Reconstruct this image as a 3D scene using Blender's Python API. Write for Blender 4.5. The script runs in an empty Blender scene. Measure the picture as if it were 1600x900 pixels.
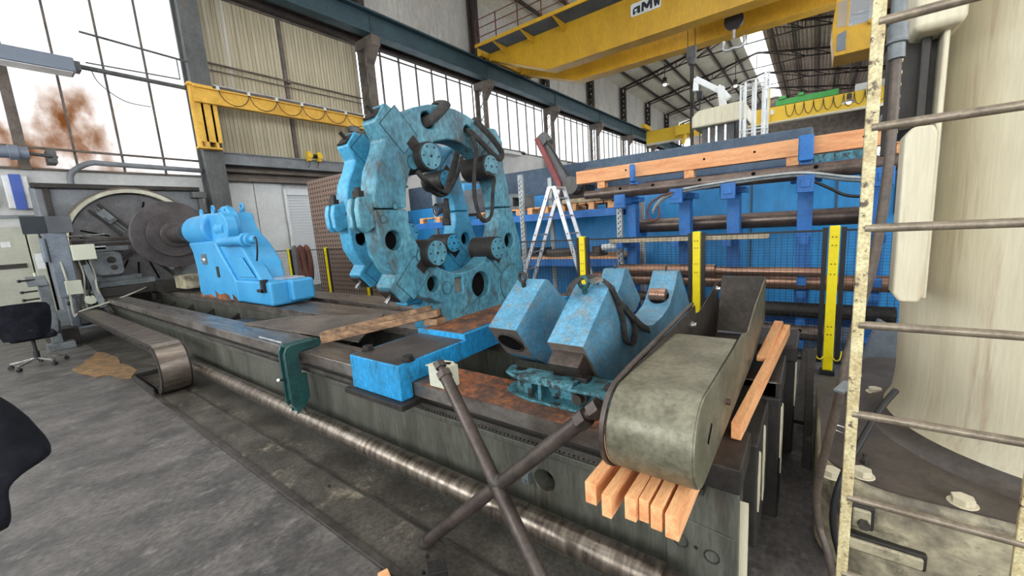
import bpy, bmesh, math, random
from mathutils import Vector, Matrix
random.seed(7)
PI = math.pi
S = bpy.context.scene
COL = S.collection

# ------------------------------------------------------------------ camera
cam = bpy.data.cameras.new('camera'); cam_o = bpy.data.objects.new('camera', cam); COL.objects.link(cam_o)
cam.sensor_width = 36.0; cam.lens = 14.0905; cam.clip_start = 0.05; cam.clip_end = 300
cam_o.matrix_world = Matrix.Translation((0, 0, 1.70)) @ Matrix(((0.80181459, -0.03809095, 0.59635765),
    (0.59366185, 0.16476632, -0.78766596), (-0.06825671, 0.98559684, 0.15472518))).to_4x4()
S.camera = cam_o

# ------------------------------------------------------------------ light and exposure
S.view_settings.view_transform = 'Standard'; S.view_settings.look = 'None'
S.view_settings.gamma = 1.0; S.view_settings.use_curve_mapping = False
S.view_settings.exposure = -0.28
w = bpy.data.worlds.new('overcast sky'); S.world = w; w.use_nodes = True
bg = w.node_tree.nodes['Background']; bg.inputs[0].default_value = (0.93, 0.97, 1.0, 1); bg.inputs[1].default_value = 7.0

def area(name, loc, rot, sx, sy, energy, col=(1, 1, 1)):
    l = bpy.data.lights.new(name, 'AREA'); l.shape = 'RECTANGLE'; l.size = sx; l.size_y = sy; l.energy = energy; l.color = col
    o = bpy.data.objects.new(name, l); COL.objects.link(o); o.location = loc; o.rotation_euler = rot
    return o
area('skylight_over_the_bay', (-1.0, 1.5, 12.5), (0, 0, 0), 9, 12, 420, (1, .985, .95))  # added overhead fill lamp, out of view, brightens the near bay
area('skylight_far_bay', (-3.0, 30, 12.6), (0, 0, 0), 6, 34, 1500, (1, .985, .96))  # added fill lamp under the roof to brighten the far bay
area('window_row_behind', (-5.0, -7.6, 4.6), (PI/2, 0, 0), 16, 4.5, 300, (.95, .98, 1))  # added soft fill lamp from behind the camera
area('window_row_right', (8.6, 1, 5.5), (0, PI/2, 0), 4, 14, 300, (.96, .98, 1))  # added side fill lamp, out of view on the right

# ------------------------------------------------------------------ materials
def lin(c):
    return tuple(((x/255)/12.92 if x/255 <= .04045 else ((x/255+.055)/1.055)**2.4) for x in c) + (1,)
MATS = {}
def M(name, c1, c2=None, rough=.5, metal=0.0, scale=4, thr=(.42, .62), sc=(1, 1, 1), fine=.18, bump=.05, c3=None, thr3=(.62, .68), scale3=9, fs=9, spec=.5):
    if name in MATS: return MATS[name]
    m = bpy.data.materials.new(name); MATS[name] = m; m.use_nodes = True
    nt = m.node_tree; N = nt.nodes; L = nt.links; b = N['Principled BSDF']
    tc = N.new('ShaderNodeTexCoord'); mp = N.new('ShaderNodeMapping'); mp.inputs['Scale'].default_value = sc
    L.new(tc.outputs['Object'], mp.inputs[0])
    def noise(s, d=6, r=.62):
        n = N.new('ShaderNodeTexNoise'); n.inputs['Scale'].default_value = s; n.inputs['Detail'].default_value = d; n.inputs['Roughness'].default_value = r
        L.new(mp.outputs[0], n.inputs['Vector']); return n.outputs['Fac']
    def ramp(src, a, bb):
        r = N.new('ShaderNodeMapRange'); r.inputs[1].default_value = a; r.inputs[2].default_value = bb
        L.new(src, r.inputs[0]); return r.outputs[0]
    def mix(f, a, bcol):
        x = N.new('ShaderNodeMix'); x.data_type = 'RGBA'
        L.new(f, x.inputs[0])
        for i, v in ((6, a), (7, bcol)):
            if isinstance(v, tuple): x.inputs[i].default_value = v
            else: L.new(v, x.inputs[i])
        return x.outputs[2]
    c = lin(c1)
    if c2: c = mix(ramp(noise(scale), *thr), c, lin(c2))
    if c3: c = mix(ramp(noise(scale3, 8, .7), *thr3), c, lin(c3))
    nf = noise(scale*fs, 5)
    if fine:
        mr = N.new('ShaderNodeMapRange'); mr.inputs[1].default_value = .36; mr.inputs[2].default_value = .64
        mr.inputs[3].default_value = 1-fine*1.3; mr.inputs[4].default_value = 1+fine*.8; L.new(nf, mr.inputs[0])
        x = N.new('ShaderNodeMix'); x.data_type = 'RGBA'; x.blend_type = 'MULTIPLY'; x.inputs[0].default_value = 1
        if isinstance(c, tuple): x.inputs[6].default_value = c
        else: L.new(c, x.inputs[6])
        cb = N.new('ShaderNodeCombineColor')
        for i in range(3): L.new(mr.outputs[0], cb.inputs[i])
        L.new(cb.outputs[0], x.inputs[7]); c = x.outputs[2]
    if isinstance(c, tuple): b.inputs['Base Color'].default_value = c
    else: L.new(c, b.inputs['Base Color'])
    rr = N.new('ShaderNodeMapRange'); rr.inputs[1].default_value = .3; rr.inputs[2].default_value = .7
    rr.inputs[3].default_value = max(.05, rough-.06); rr.inputs[4].default_value = min(1, rough+.10)
    L.new(noise(scale*1.5, 3, .5), rr.inputs[0]); L.new(rr.outputs[0], b.inputs['Roughness'])
    b.inputs['Metallic'].default_value = metal
    b.inputs['Specular IOR Level'].default_value = spec
    if bump:
        bp = N.new('ShaderNodeBump'); bp.inputs['Strength'].default_value = bump*4; bp.inputs['Distance'].default_value = .004
        L.new(nf, bp.inputs['Height']); L.new(bp.outputs[0], b.inputs['Normal'])
    return m

floor_m = M('worn_concrete', (100, 95, 91), (68, 65, 63), .45, 0, 2.4, (.38, .62), (1.3, .9, 1), .28, .12, c3=(124, 119, 114), thr3=(.53, .72), scale3=5.5, fs=11)
channel_m = M('oily_cover_plate', (92, 87, 79), (66, 61, 55), .48, .1, 3, (.38, .6), c3=(146, 136, 118), thr3=(.57, .70), scale3=3.5, fine=.3, fs=14)
sand_m = M('absorbent_granules', (150, 112, 66), (105, 88, 66), .95, 0, 9, (.4, .6), fine=.35, bump=.2)
wall_grey = M('grey_plaster', (200, 200, 197), (182, 182, 180), .85, 0, 1.2, (.4, .7), fine=.06)
conc_m = M('concrete_panel', (198, 195, 188), (172, 168, 160), .9, 0, .9, (.35, .7), (1, 1, .35), .1, c3=(196, 194, 190), thr3=(.62, .7), scale3=3)
beige_m = M('fluted_beige_panel', (200, 190, 166), (170, 158, 130), .8, 0, 1.2, (.35, .65), (1, 6, .12), .14, c3=(205, 202, 192), thr3=(.6, .68), scale3=.9)
white_panel = M('white_sheet_cladding', (206, 208, 206), (192, 193, 190), .5, 0, 1, fine=.04)
shutter_m = M('white_roller_slats', (205, 208, 210), None, .5, 0, 2, fine=.05)
steel_grey = M('grey_painted_steel', (98, 99, 99), (78, 78, 78), .6, .1, 2, (.4, .65), (1, 1, .5), .15, c3=(110, 92, 74), thr3=(.6, .75), scale3=3)
steel_brown = M('dusty_brown_steel', (112, 102, 93), (84, 76, 70), .75, .05, 2, (.4, .65), fine=.15)
truss_m = M('dark_truss_steel', (62, 52, 47), (48, 42, 40), .75, .05, 2, fine=.15)
girder_m = M('dark_green_girder', (52, 78, 86), (40, 60, 68), .6, .1, 1.2, (.35, .7), fine=.14)
roof_l = M('pale_roof_board', (206, 202, 186), (188, 183, 166), .9, 0, .6, (.4, .7), fine=.1)
roof_r = M('brown_roof_sheet', (168, 152, 138), (140, 126, 114), .9, 0, .8, (.4, .7), fine=.15)
yellow_m = M('crane_yellow', (206, 160, 36), (182, 138, 30), .45, 0, 1.2, (.35, .7), (1, 1, .4), .08)
yellow2 = M('bright_crane_yellow', (218, 180, 45), None, .5, 0, 1.5, fine=.06)
jib_m = M('jib_yellow', (226, 178, 70), (205, 156, 52), .5, 0, 2, fine=.08, c3=(120, 90, 45), thr3=(.68, .74))
safety_m = M('safety_yellow', (250, 226, 12), None, .45, 0, 3, fine=.03)
black_m = M('black_powder_coat', (30, 30, 32), None, .5, 0, 4, fine=.1)
blackfab = M('black_fabric', (24, 25, 31), (34, 35, 42), .95, 0, 6, fine=.2, spec=.15)
dark_m = M('dark_cast_iron', (58, 53, 49), (40, 37, 35), .55, .4, 4, (.4, .65), fine=.25, c3=(92, 84, 76), thr3=(.62, .75))
iron_m = M('scored_iron', (92, 86, 81), (68, 63, 60), .42, .6, 3, (.4, .65), fine=.2)
way_m = M('ground_steel_way', (138, 132, 126), (100, 92, 85), .32, .6, 2.6, (.38, .6), (.6, 4, 1), .2, c3=(96, 72, 56), thr3=(.55, .68), scale3=3)
way_rust = M('rusted_way', (112, 82, 68), (88, 66, 56), .6, .25, 4, (.38, .6), (1, 1, 1), .3, c3=(190, 112, 56), thr3=(.47, .66), scale3=7)
rack_m = M('gear_rack_steel', (84, 80, 74), (60, 56, 52), .5, .45, 5, fine=.2)
chrome = M('bright_steel', (196, 194, 190), (150, 146, 142), .25, .9, 6, fine=.08)
shaft_m = M('worn_bright_shaft', (142, 132, 120), (100, 90, 80), .3, .85, 5, (.4, .6), (5, 1, 1), .07, bump=.01, fs=3)
bed_m = M('oily_grey_green_bed', (92, 93, 83), (70, 70, 62), .45, .05, 3, (.38, .62), (2.5, 2.5, .4), .2, c3=(60, 47, 34), thr3=(.55, .70), scale3=3.5)
bed_dark = M('greasy_black_iron', (52, 48, 43), (36, 33, 30), .55, .15, 4, (.4, .65), (1, 1, .5), .2, c3=(128, 112, 82), thr3=(.66, .7), scale3=3.5)
ring_m = M('worn_turquoise_paint', (84, 144, 162), (58, 110, 128), .4, 0, 4, (.38, .62), (1, 1, .6), .3, c3=(74, 70, 62), thr3=(.52, .68), scale3=6)
ring2_m = M('cyan_machine_paint', (66, 156, 196), (58, 132, 164), .4, 0, 3, (.4, .7), fine=.16, c3=(76, 88, 88), thr3=(.57, .74), scale3=6)
blue_m = M('bright_blue_paint', (36, 148, 206), (34, 128, 176), .38, 0, 5, (.38, .62), (1, 1, .5), .22, c3=(44, 78, 88), thr3=(.55, .70), scale3=10)
tail_m = M('glossy_tailstock_blue', (66, 156, 206), (58, 144, 196), .38, 0, 2, fine=.03, bump=0)
vblock_m = M('scuffed_steel_blue', (96, 154, 184), (78, 130, 156), .4, 0, 7, (.38, .62), (1, 1, 1), .2, c3=(122, 132, 134), thr3=(.5, .66), scale3=16)
teal_m = M('chipped_teal_paint', (78, 138, 152), (52, 96, 104), .45, .05, 12, (.4, .58), fine=.35, c3=(42, 44, 42), thr3=(.5, .58), scale3=16)
greencl = M('dark_green_enamel', (34, 78, 76), (26, 58, 58), .38, 0, 5, fine=.2, c3=(30, 30, 28), thr3=(.62, .7))
guard_m = M('khaki_sheet_metal', (124, 121, 102), (100, 97, 80), .38, .35, 6, (.4, .6), fine=.2, bump=.03, c3=(88, 80, 66), thr3=(.62, .76), scale3=4)
guard_in = M('sooty_sheet_metal', (68, 60, 52), (50, 44, 38), .6, .3, 4, fine=.2)  # darker sheet for the left plate, back and floor of the guard
tubew = M('brown_black_tube', (88, 78, 72), (66, 58, 54), .42, .5, 5, fine=.15, c3=(104, 82, 68), thr3=(.62, .74))
wood_m = M('fresh_pine', (238, 180, 126), (220, 150, 98), .75, 0, 5, (.4, .64), (6, .7, 6), .12, c3=(188, 108, 58), thr3=(.66, .74), scale3=3)
woodx_m = M('orange_timber', (236, 174, 124), (218, 146, 98), .75, 0, 4, (.4, .66), (.6, 5, 5), .1, c3=(170, 96, 54), thr3=(.7, .76), scale3=2)
oldwood = M('oil_soaked_timber', (158, 122, 88), (96, 72, 52), .7, 0, 5, (.36, .62), (2, 2, 4), .25)
rackblue = M('rack_blue', (38, 112, 186), (32, 94, 162), .5, 0, 4, fine=.1)
bigblue = M('machine_bed_blue', (46, 144, 208), (40, 124, 184), .42, 0, 1.2, (.4, .7), (1, 1, .4), .1, c3=(66, 110, 112), thr3=(.66, .76), scale3=1.5)
bigtop = M('slate_blue_top', (74, 92, 110), (58, 74, 92), .6, .05, 1.2, (.4, .65), fine=.15, c3=(70, 120, 165), thr3=(.68, .74), scale3=2)
pipe_m = M('brown_mill_scale_pipe', (112, 98, 90), (88, 76, 70), .36, .6, 4, fine=.14)
copper = M('bronze_pipe', (172, 134, 112), (140, 108, 92), .32, .75, 3, (.4, .65), (.3, 1, 1), .12)
alu = M('brushed_aluminium', (208, 210, 212), (180, 182, 186), .35, .7, 5, fine=.08)
white_m = M('white_paint', (220, 222, 222), (205, 206, 202), .5, 0, 4, fine=.05)
galv = M('perforated_grey_post', (176, 182, 182), (150, 156, 158), .5, .2, 6, fine=.12)
cream_m = M('stained_cream_paint', (208, 200, 175), (196, 186, 158), .42, 0, 1.6, (.36, .66), (7, 7, .45), .05, c3=(160, 132, 104), thr3=(.56, .80), scale3=2.2, bump=.02)
cream_d = M('grimy_cream_casting', (176, 166, 138), (104, 96, 82), .55, .05, 3.2, (.42, .6), (1, 1, 1.2), .14, c3=(64, 58, 52), thr3=(.56, .7), scale3=4)
grime = M('oily_dark_top', (84, 76, 70), (60, 54, 50), .38, .1, 4, (.4, .65), fine=.16, c3=(150, 140, 118), thr3=(.66, .76), scale3=5)
ladder_m = M('chipped_yellow_cream_rail', (206, 194, 150), (176, 158, 116), .5, 0, 14, (.42, .6), fine=.22, c3=(84, 68, 52), thr3=(.57, .62), scale3=22)
rung_m = M('worn_steel_rung', (142, 130, 112), (108, 96, 82), .4, .4, 10, fine=.15)
hose_m = M('brown_conduit', (96, 84, 74), (74, 64, 56), .5, .2, 7, fine=.15)
sling_m = M('dark_grey_webbing', (66, 64, 62), (48, 46, 45), .92, 0, 14, fine=.25, spec=.2)
cabin_m = M('cream_grey_cabinet', (172, 172, 156), (160, 160, 146), .55, 0, 2, fine=.04)
hs_m = M('grey_blue_headstock', (124, 128, 132), (106, 109, 112), .55, .05, 2, fine=.08)
plate_m = M('turned_iron_plate', (96, 95, 96), (78, 77, 78), .5, .5, 3, fine=.12)
disc_m = M('dark_iron_disc', (84, 77, 76), (66, 60, 60), .55, .35, 3, fine=.14)
ringcream = M('cream_guard_ring', (196, 194, 176), (172, 168, 148), .5, 0, 3, fine=.08)
grey_mach = M('grey_machine_enamel', (112, 118, 120), (88, 92, 94), .45, .1, 5, fine=.14)
creambox = M('cream_switch_box', (196, 198, 178), None, .5, 0, 5, fine=.05)
screen_m = M('black_screen', (32, 38, 44), None, .3, 0, 3, fine=.05)
red_m = M('red_paint', (186, 44, 36), None, .5, 0, 5, fine=.08)
redbar = M('dull_red_bar', (140, 74, 72), (118, 62, 60), .6, .1, 4, fine=.12)
green_m = M('trolley_green', (60, 150, 70), None, .5, 0, 3, fine=.08)
bluepl = M('blue_panel', (62, 88, 168), None, .5, 0, 3, fine=.04)
peg_m = M('perforated_brown_board', (134, 112, 98), (118, 98, 86), .8, 0, 2, fine=.08)
rubber = M('black_rubber', (34, 33, 33), None, .7, 0, 5, fine=.15)
hosebr = M('red_brown_hose', (112, 66, 54), (84, 50, 42), .7, 0, 6, fine=.15)
skin_m = M('skin', (196, 150, 124), None, .55, 0, 5, fine=.05)
slate_sheet = M('blue_grey_sheet', (116, 124, 134), (98, 105, 114), .5, .2, 3, fine=.1)
hole_m = M('deep_black_bore', (12, 11, 10), None, .9, 0, 5, fine=0, bump=0, spec=.1)  # near-black colour paints the shade inside holes, bores and slots
lampw = M('lamp_housing', (120, 128, 142), None, .5, .3, 4, fine=.05)
belt_m = M('brown_steel_slat_belt', (150, 140, 130), (118, 104, 96), .3, .8, 3, (.4, .6), (6, .5, 1), .12)
cloth_w = M('pale_wrapping', (200, 186, 160), (170, 150, 120), .85, 0, 8, fine=.15)
concy = M('crane_far_yellow', (190, 150, 50), None, .6, 0, 3, fine=.1)

def emis(name, col, s):
    m = bpy.data.materials.new(name); m.use_nodes = True; b = m.node_tree.nodes['Principled BSDF']
    b.inputs['Base Color'].default_value = lin(col); b.inputs['Emission Color'].default_value = lin(col); b.inputs['Emission Strength'].default_value = s
    return m
lamp_e = emis('lit_lamp', (255, 244, 225), 3.0)
# old wired glass: diffuses the daylight, stained here and there
def glass(name, stain=False, t1=.95, t2=.9):
    m = bpy.data.materials.new(name); m.use_nodes = True; nt = m.node_tree; N = nt.nodes; L = nt.links
    N.remove(N['Principled BSDF']); out = N['Material Output']
    tl = N.new('ShaderNodeBsdfTranslucent'); tr = N.new('ShaderNodeBsdfTransparent'); mx = N.new('ShaderNodeMixShader'); mx.inputs[0].default_value = .65
    tl.inputs[0].default_value = (t1, t1, t1, 1); tr.inputs[0].default_value = (t2, t2, t2, 1)
    L.new(tr.outputs[0], mx.inputs[1]); L.new(tl.outputs[0], mx.inputs[2]); L.new(mx.outputs[0], out.inputs[0])
    if stain:
        tc = N.new('ShaderNodeTexCoord'); mp = N.new('ShaderNodeMapping'); mp.inputs['Scale'].default_value = (1, .9, .55); L.new(tc.outputs['Object'], mp.inputs[0])
        n = N.new('ShaderNodeTexNoise'); n.inputs['Scale'].default_value = 1.1; n.inputs['Detail'].default_value = 7; n.inputs['Roughness'].default_value = .6
        L.new(mp.outputs[0], n.inputs[0])
        sp = N.new('ShaderNodeSeparateXYZ'); L.new(tc.outputs['Object'], sp.inputs[0])
        hz = N.new('ShaderNodeMapRange'); hz.inputs[1].default_value = 6.4; hz.inputs[2].default_value = 5.4; L.new(sp.outputs['Z'], hz.inputs[0])
        hy = N.new('ShaderNodeMapRange'); hy.inputs[1].default_value = 3.9; hy.inputs[2].default_value = 2.6; L.new(sp.outputs['Y'], hy.inputs[0])
        r = N.new('ShaderNodeMapRange'); r.inputs[1].default_value = .40; r.inputs[2].default_value = .66; L.new(n.outputs[0], r.inputs[0])
        mu = N.new('ShaderNodeMath'); mu.operation = 'MULTIPLY'; L.new(r.outputs[0], mu.inputs[0]); L.new(hz.outputs[0], mu.inputs[1])
        m2 = N.new('ShaderNodeMath'); m2.operation = 'MULTIPLY'; L.new(mu.outputs[0], m2.inputs[0]); L.new(hy.outputs[0], m2.inputs[1])
        for sh, c in ((tl, (.26, .15, .085, 1)), (tr, (.10, .055, .03, 1))):
            x = N.new('ShaderNodeMix'); x.data_type = 'RGBA'; L.new(m2.outputs[0], x.inputs[0]); x.inputs[6].default_value = (t2, t2, t2, 1) if sh is tr else (t1, t1, t1, 1); x.inputs[7].default_value = c
            L.new(x.outputs[2], sh.inputs[0])
    return m
pane_m = glass('frosted_pane'); pane_v = glass('dusty_frosted_pane', False, .55, .42); pane_st = glass('stained_frosted_pane', True, .6, .45)  # left wall panes in view tinted darker only to dim the daylight
def clearglass():
    m = bpy.data.materials.new('cab_glass'); m.use_nodes = True; b = m.node_tree.nodes['Principled BSDF']
    b.inputs['Base Color'].default_value = (.5, .55, .58, 1); b.inputs['Roughness'].default_value = .08; b.inputs['Alpha'].default_value = .35
    return m
cabglass = clearglass()

# ------------------------------------------------------------------ geometry helpers
class MB:
    def __init__(s): s.v = []; s.f = []; s.sm = []; s.mi = []; s.g = []
    def add(s, vs, fs, smooth=False, mi=0):
        o = len(s.v); s.g.append((o, len(s.f))); s.v += [tuple(v) for v in vs]; s.f += [tuple(i+o for i in f) for f in fs]
        s.sm += [smooth]*len(fs) if not isinstance(smooth, list) else smooth; s.mi += [mi]*len(fs); return s
    def box(s, x0, x1, y0, y1, z0, z1, mi=0):
        v = [(x, y, z) for x in (x0, x1) for y in (y0, y1) for z in (z0, z1)]
        return s.add(v, [(0, 1, 3, 2), (4, 6, 7, 5), (0, 4, 5, 1), (2, 3, 7, 6), (0, 2, 6, 4), (1, 5, 7, 3)], mi=mi)
    def bar(s, p0, p1, w, h, up=(0, 0, 1), mi=0):          # rectangular bar between two points
        p0 = Vector(p0); p1 = Vector(p1); d = (p1-p0).normalized(); u = Vector(up)
        if abs(d.dot(u)) > .98: u = Vector((1, 0, 0))
        a = d.cross(u).normalized(); b = a.cross(d).normalized(); v = []
        for p in (p0, p1):
            for i in (-1, 1):
                for j in (-1, 1): v.append(p+a*i*w/2+b*j*h/2)
        return s.add(v, [(0, 1, 3, 2), (4, 6, 7, 5), (0, 4, 5, 1), (2, 3, 7, 6), (0, 2, 6, 4), (1, 5, 7, 3)], mi=mi)
    def cyl(s, p0, p1, r0, r1=None, n=24, caps=True, mi=0, smooth=True):
        r1 = r0 if r1 is None else r1
        p0 = Vector(p0); p1 = Vector(p1); d = (p1-p0).normalized(); u = Vector((0, 0, 1)) if abs(d.z) < .9 else Vector((1, 0, 0))
        a = d.cross(u).normalized(); b = d.cross(a).normalized(); v = []
        for p, r in ((p0, r0), (p1, r1)):
            for i in range(n):
                t = 2*PI*i/n; v.append(p+a*r*math.cos(t)+b*r*math.sin(t))
        f = [(i, (i+1) % n, n+(i+1) % n, n+i) for i in range(n)]; sm = [smooth]*n
        if caps: f += [tuple(range(n))[::-1], tuple(range(n, 2*n))]; sm += [False, False]
        return s.add(v, f, sm, mi)
    def tube(s, pts, r, n=10, flat=None, closed=False):       # swept round (or flattened) section
        pts = [Vector(p) for p in pts]; m = len(pts); v = []; prev = None
        for i, p in enumerate(pts):
            if closed: d = (pts[(i+1) % m]-pts[i-1]).normalized()
            else: d = (pts[min(i+1, m-1)]-pts[max(i-1, 0)]).normalized()
            if prev is None:
                u = Vector((0, 0, 1)) if abs(d.z) < .9 else Vector((1, 0, 0)); a = d.cross(u).normalized()
            else: a = (prev-d*prev.dot(d)).normalized()
            prev = a; b = d.cross(a)
            for k in range(n):
                t = 2*PI*k/n; v.append(p+a*(r*math.cos(t))+b*((flat or r)*math.sin(t)))
        f = []; q = m if closed else m-1
        for i in range(q):
            for k in range(n): f.append((i*n+k, i*n+(k+1) % n, ((i+1) % m)*n+(k+1) % n, ((i+1) % m)*n+k))
        sm = [True]*len(f)
        if not closed: f += [tuple(range(n))[::-1], tuple(range((m-1)*n, m*n))]; sm += [False, False]
        return s.add(v, f, sm)
    def torus(s, c, ax, R, r, n=24, k=10):
        c = Vector(c); ax = Vector(ax).normalized(); u = Vector((0, 0, 1)) if abs(ax.z) < .9 else Vector((1, 0, 0)); a = ax.cross(u).normalized(); b = ax.cross(a)
        return s.tube([c+a*R*math.cos(2*PI*i/n)+b*R*math.sin(2*PI*i/n) for i in range(n)], r, k, closed=True)
    def prism(s, poly, axis, a, b, holes=(), mi=0):
        # 2D polygon (remaining axes in order), extruded from a to b along axis; holes are loops of the same kind
        bm = bmesh.new(); loops = [poly]+list(holes); es = []
        def P(q, h):
            return (h, q[0], q[1]) if axis == 'x' else ((q[0], h, q[1]) if axis == 'y' else (q[0], q[1], h))
        lv = []
        for lp in loops:
            vs = [bm.verts.new(P(q, a)) for q in lp]; lv.append(vs)
            for i in range(len(vs)): es.append(bm.edges.new((vs[i], vs[(i+1) % len(vs)])))
        if holes: bmesh.ops.triangle_fill(bm, use_beauty=True, use_dissolve=False, edges=es)
        else: bm.faces.new(lv[0])
        bm.verts.index_update(); n = len(bm.verts)
        base = [v.co.copy() for v in bm.verts]; fs = [tuple(v.index for v in f.verts) for f in bm.faces]
        off = Vector(P((0, 0), b-a)) if axis else None
        v = base+[c+off for c in base]
        F = list(fs)+[tuple(i+n for i in f)[::-1] for f in fs]; k = 0; sm = [False]*len(F)
        for li, lp in enumerate(loops):
            m = len(lp)
            for i in range(m):
                F.append((k+i, k+(i+1) % m, k+(i+1) % m+n, k+i+n)); sm.append(li > 0)
            k += m
        bm.free(); return s.add(v, F, sm, mi)
    def sphere(s, c, r, n=12, sx=1, sy=1, sz=1):
        v = []; f = []
        for i in range(n+1):
            th = PI*i/n
            for j in range(2*n):
                ph = PI*j/n; v.append((c[0]+r*sx*math.sin(th)*math.cos(ph), c[1]+r*sy*math.sin(th)*math.sin(ph), c[2]+r*sz*math.cos(th)))
        for i in range(n):
            for j in range(2*n): f.append((i*2*n+j, i*2*n+(j+1) % (2*n), (i+1)*2*n+(j+1) % (2*n), (i+1)*2*n+j))
        return s.add(v, f, True)
    def hexa(s, p0, p1, r): return s.cyl(p0, p1, r, n=6, smooth=False)
    def each(s, name, mat, parent=None, bevel=0, seg=2):      # every shape added becomes a part of its own
        g = s.g+[(len(s.v), len(s.f))]
        for (v0, f0), (v1, f1) in zip(g, g[1:]):
            q = MB(); q.add(s.v[v0:v1], [tuple(i-v0 for i in f) for f in s.f[f0:f1]], s.sm[f0:f1]); q.build(name, mat, parent, bevel, seg)
    def build(s, name, mat, parent=None, bevel=0, seg=2):
        me = bpy.data.meshes.new(name); me.from_pydata(s.v, [], s.f)
        for m_ in (mat if isinstance(mat, (list, tuple)) else [mat]): me.materials.append(m_)
        me.polygons.foreach_set('material_index', s.mi)
        bm = bmesh.new(); bm.from_mesh(me); bmesh.ops.remove_doubles(bm, verts=bm.verts, dist=1e-5)
        bmesh.ops.recalc_face_normals(bm, faces=bm.faces); bm.to_mesh(me); bm.free(); me.update()
        me.polygons.foreach_set('use_smooth', [True]*len(me.polygons)); me.set_sharp_from_angle(angle=.80)
        o = bpy.data.objects.new(name, me); COL.objects.link(o)
        if parent is not None:
            o.parent = parent
            r = parent
            while r.parent: r = r.parent
            if parent.type == 'EMPTY': o.matrix_parent_inverse = Matrix.Translation(-Vector(parent.location))
        if bevel:
            b = o.modifiers.new('bevel', 'BEVEL'); b.width = bevel; b.segments = seg; b.limit_method = 'ANGLE'; b.angle_limit = .7; b.use_clamp_overlap = True; b.harden_normals = True
        return o
def circ(cx, cy, r, n=20, ry=None):
    ry = ry or r
    return [(cx+r*math.cos(2*PI*i/n), cy+ry*math.sin(2*PI*i/n)) for i in range(n)]
def thing(name, label, cat, loc=(0, 0, 0), group=None):
    o = bpy.data.objects.new(name, None); COL.objects.link(o); o.location = loc; o.empty_display_size = .1
    return tag(o, label, cat, group)
def tag(o, label, cat, group=None, kind=None):
    o['label'] = label; o['category'] = cat
    if group: o['group'] = group
    if kind: o['kind'] = kind
    return o
def struct(o): o['kind'] = 'structure'; return o
def dup(root, off, label, group=None):
    r = root.copy(); COL.objects.link(r); r.location = Vector(root.location)+Vector(off); r['label'] = label
    if group: r['group'] = group
    for ch in list(root.children):
        c = ch.copy(); COL.objects.link(c); c.parent = r
        if root.type == 'EMPTY': c.matrix_parent_inverse = ch.matrix_parent_inverse.copy()
        for g in list(ch.children):
            d = g.copy(); COL.objects.link(d); d.parent = c
    return r
def arc(cx, cy, r, a0, a1, n): return [(cx+r*math.cos(math.radians(a0+(a1-a0)*i/n)), cy+r*math.sin(math.radians(a0+(a1-a0)*i/n))) for i in range(n+1)]
def spline(pts, k=6):
    P = [Vector(p) for p in pts]; out = []
    for i in range(len(P)-1):
        a = P[max(i-1, 0)]; b = P[i]; c = P[i+1]; d = P[min(i+2, len(P)-1)]
        for j in range(k):
            t = j/k; out.append(.5*((2*b)+(c-a)*t+(2*a-5*b+4*c-d)*t*t+(3*b-a-3*c+d)*t**3))
    return out+[P[-1]]

# ------------------------------------------------------------------ the hall
XW = -15.0
struct(MB().box(XW-.3, 9, -8, 66, -.25, 0).build('floor', floor_m))
struct(MB().box(-16, -6.0, 1.03, 1.55, .0, .006).box(-6.0, 4, 1.03, 1.555, .0, .008).build('trim_1', channel_m))
m = MB(); m.box(-7.0, 3, .985, 1.03, 0, .022); struct(m.build('trim_2', iron_m, bevel=.003))
struct(MB().bar((-6.3, 1.27, .012), (3, 1.30, .012), .02, .014).build('trim_3', rack_m))
# left wall bay by bay
YC = [-9.4, -2.4, 4.6] + [10.6+7*i for i in range(8)]
m = MB()
m.box(XW-.25, XW, -8, 4.6, 0, 3.77)                               # below the tall windows
for i in range(3, len(YC)-1): m.box(XW-.2, XW, YC[i], YC[i+1], 0, 6.1)
m.box(XW-.25, XW, 4.6, 10.6, 9.3, 10.0); m.box(XW-.25, XW-.12, 4.6, 10.6, 0, 9.4)  # last box: unseen backing added to block daylight leaking through cladding gaps
struct(m.build('wall_left', wall_grey))
m = MB()
for i in range(0, len(YC)-1):
    ys = [YC[i]+(YC[i+1]-YC[i])*k/3 for k in range(4)]
    for k in range(3): m.box(XW-.2, XW-.02, ys[k]+.015, ys[k+1]-.015, 10.0, 13.75)
struct(m.build('wall_left_upper', conc_m))
# fluted beige infill of the second bay
m = MB()
for a, b in ((4.75, 7.52), (7.60, 10.45)):
    for z0, z1 in ((4.5, 6.45), (6.52, 9.3)):
        y = a
        while y < b-.02:
            m.box(XW-.1, XW-.02, y, min(y+.085, b), z0, z1); m.box(XW-.1, XW-.045, y+.085, min(y+.12, b), z0, z1); y += .12
struct(m.build('wall_left_panel', beige_m))
m = MB(); m.box(XW-.06, XW+.04, 7.50, 7.62, 4.4, 9.3).box(XW-.05, XW+.06, 4.7, 10.5, 6.42, 6.54)
m.box(XW-.02, XW+.03, 4.7, 10.6, 9.2, 9.5)
struct(m.build('trim_4', steel_brown))
m = MB(); m.cyl((XW+.12, 4.6, 7.18), (XW+.12, 10.6, 7.18), .03, n=8).cyl((XW+.12, 4.6, 6.98), (XW+.12, 10.6, 6.98), .02, n=8)
m.box(XW, XW+.22, 7.5, 7.62, 7.1, 7.2)
tag(m.build('conduit_pipe', steel_brown), 'pair of thin brown pipes crossing the fluted beige wall panels', 'pipe')
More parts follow.
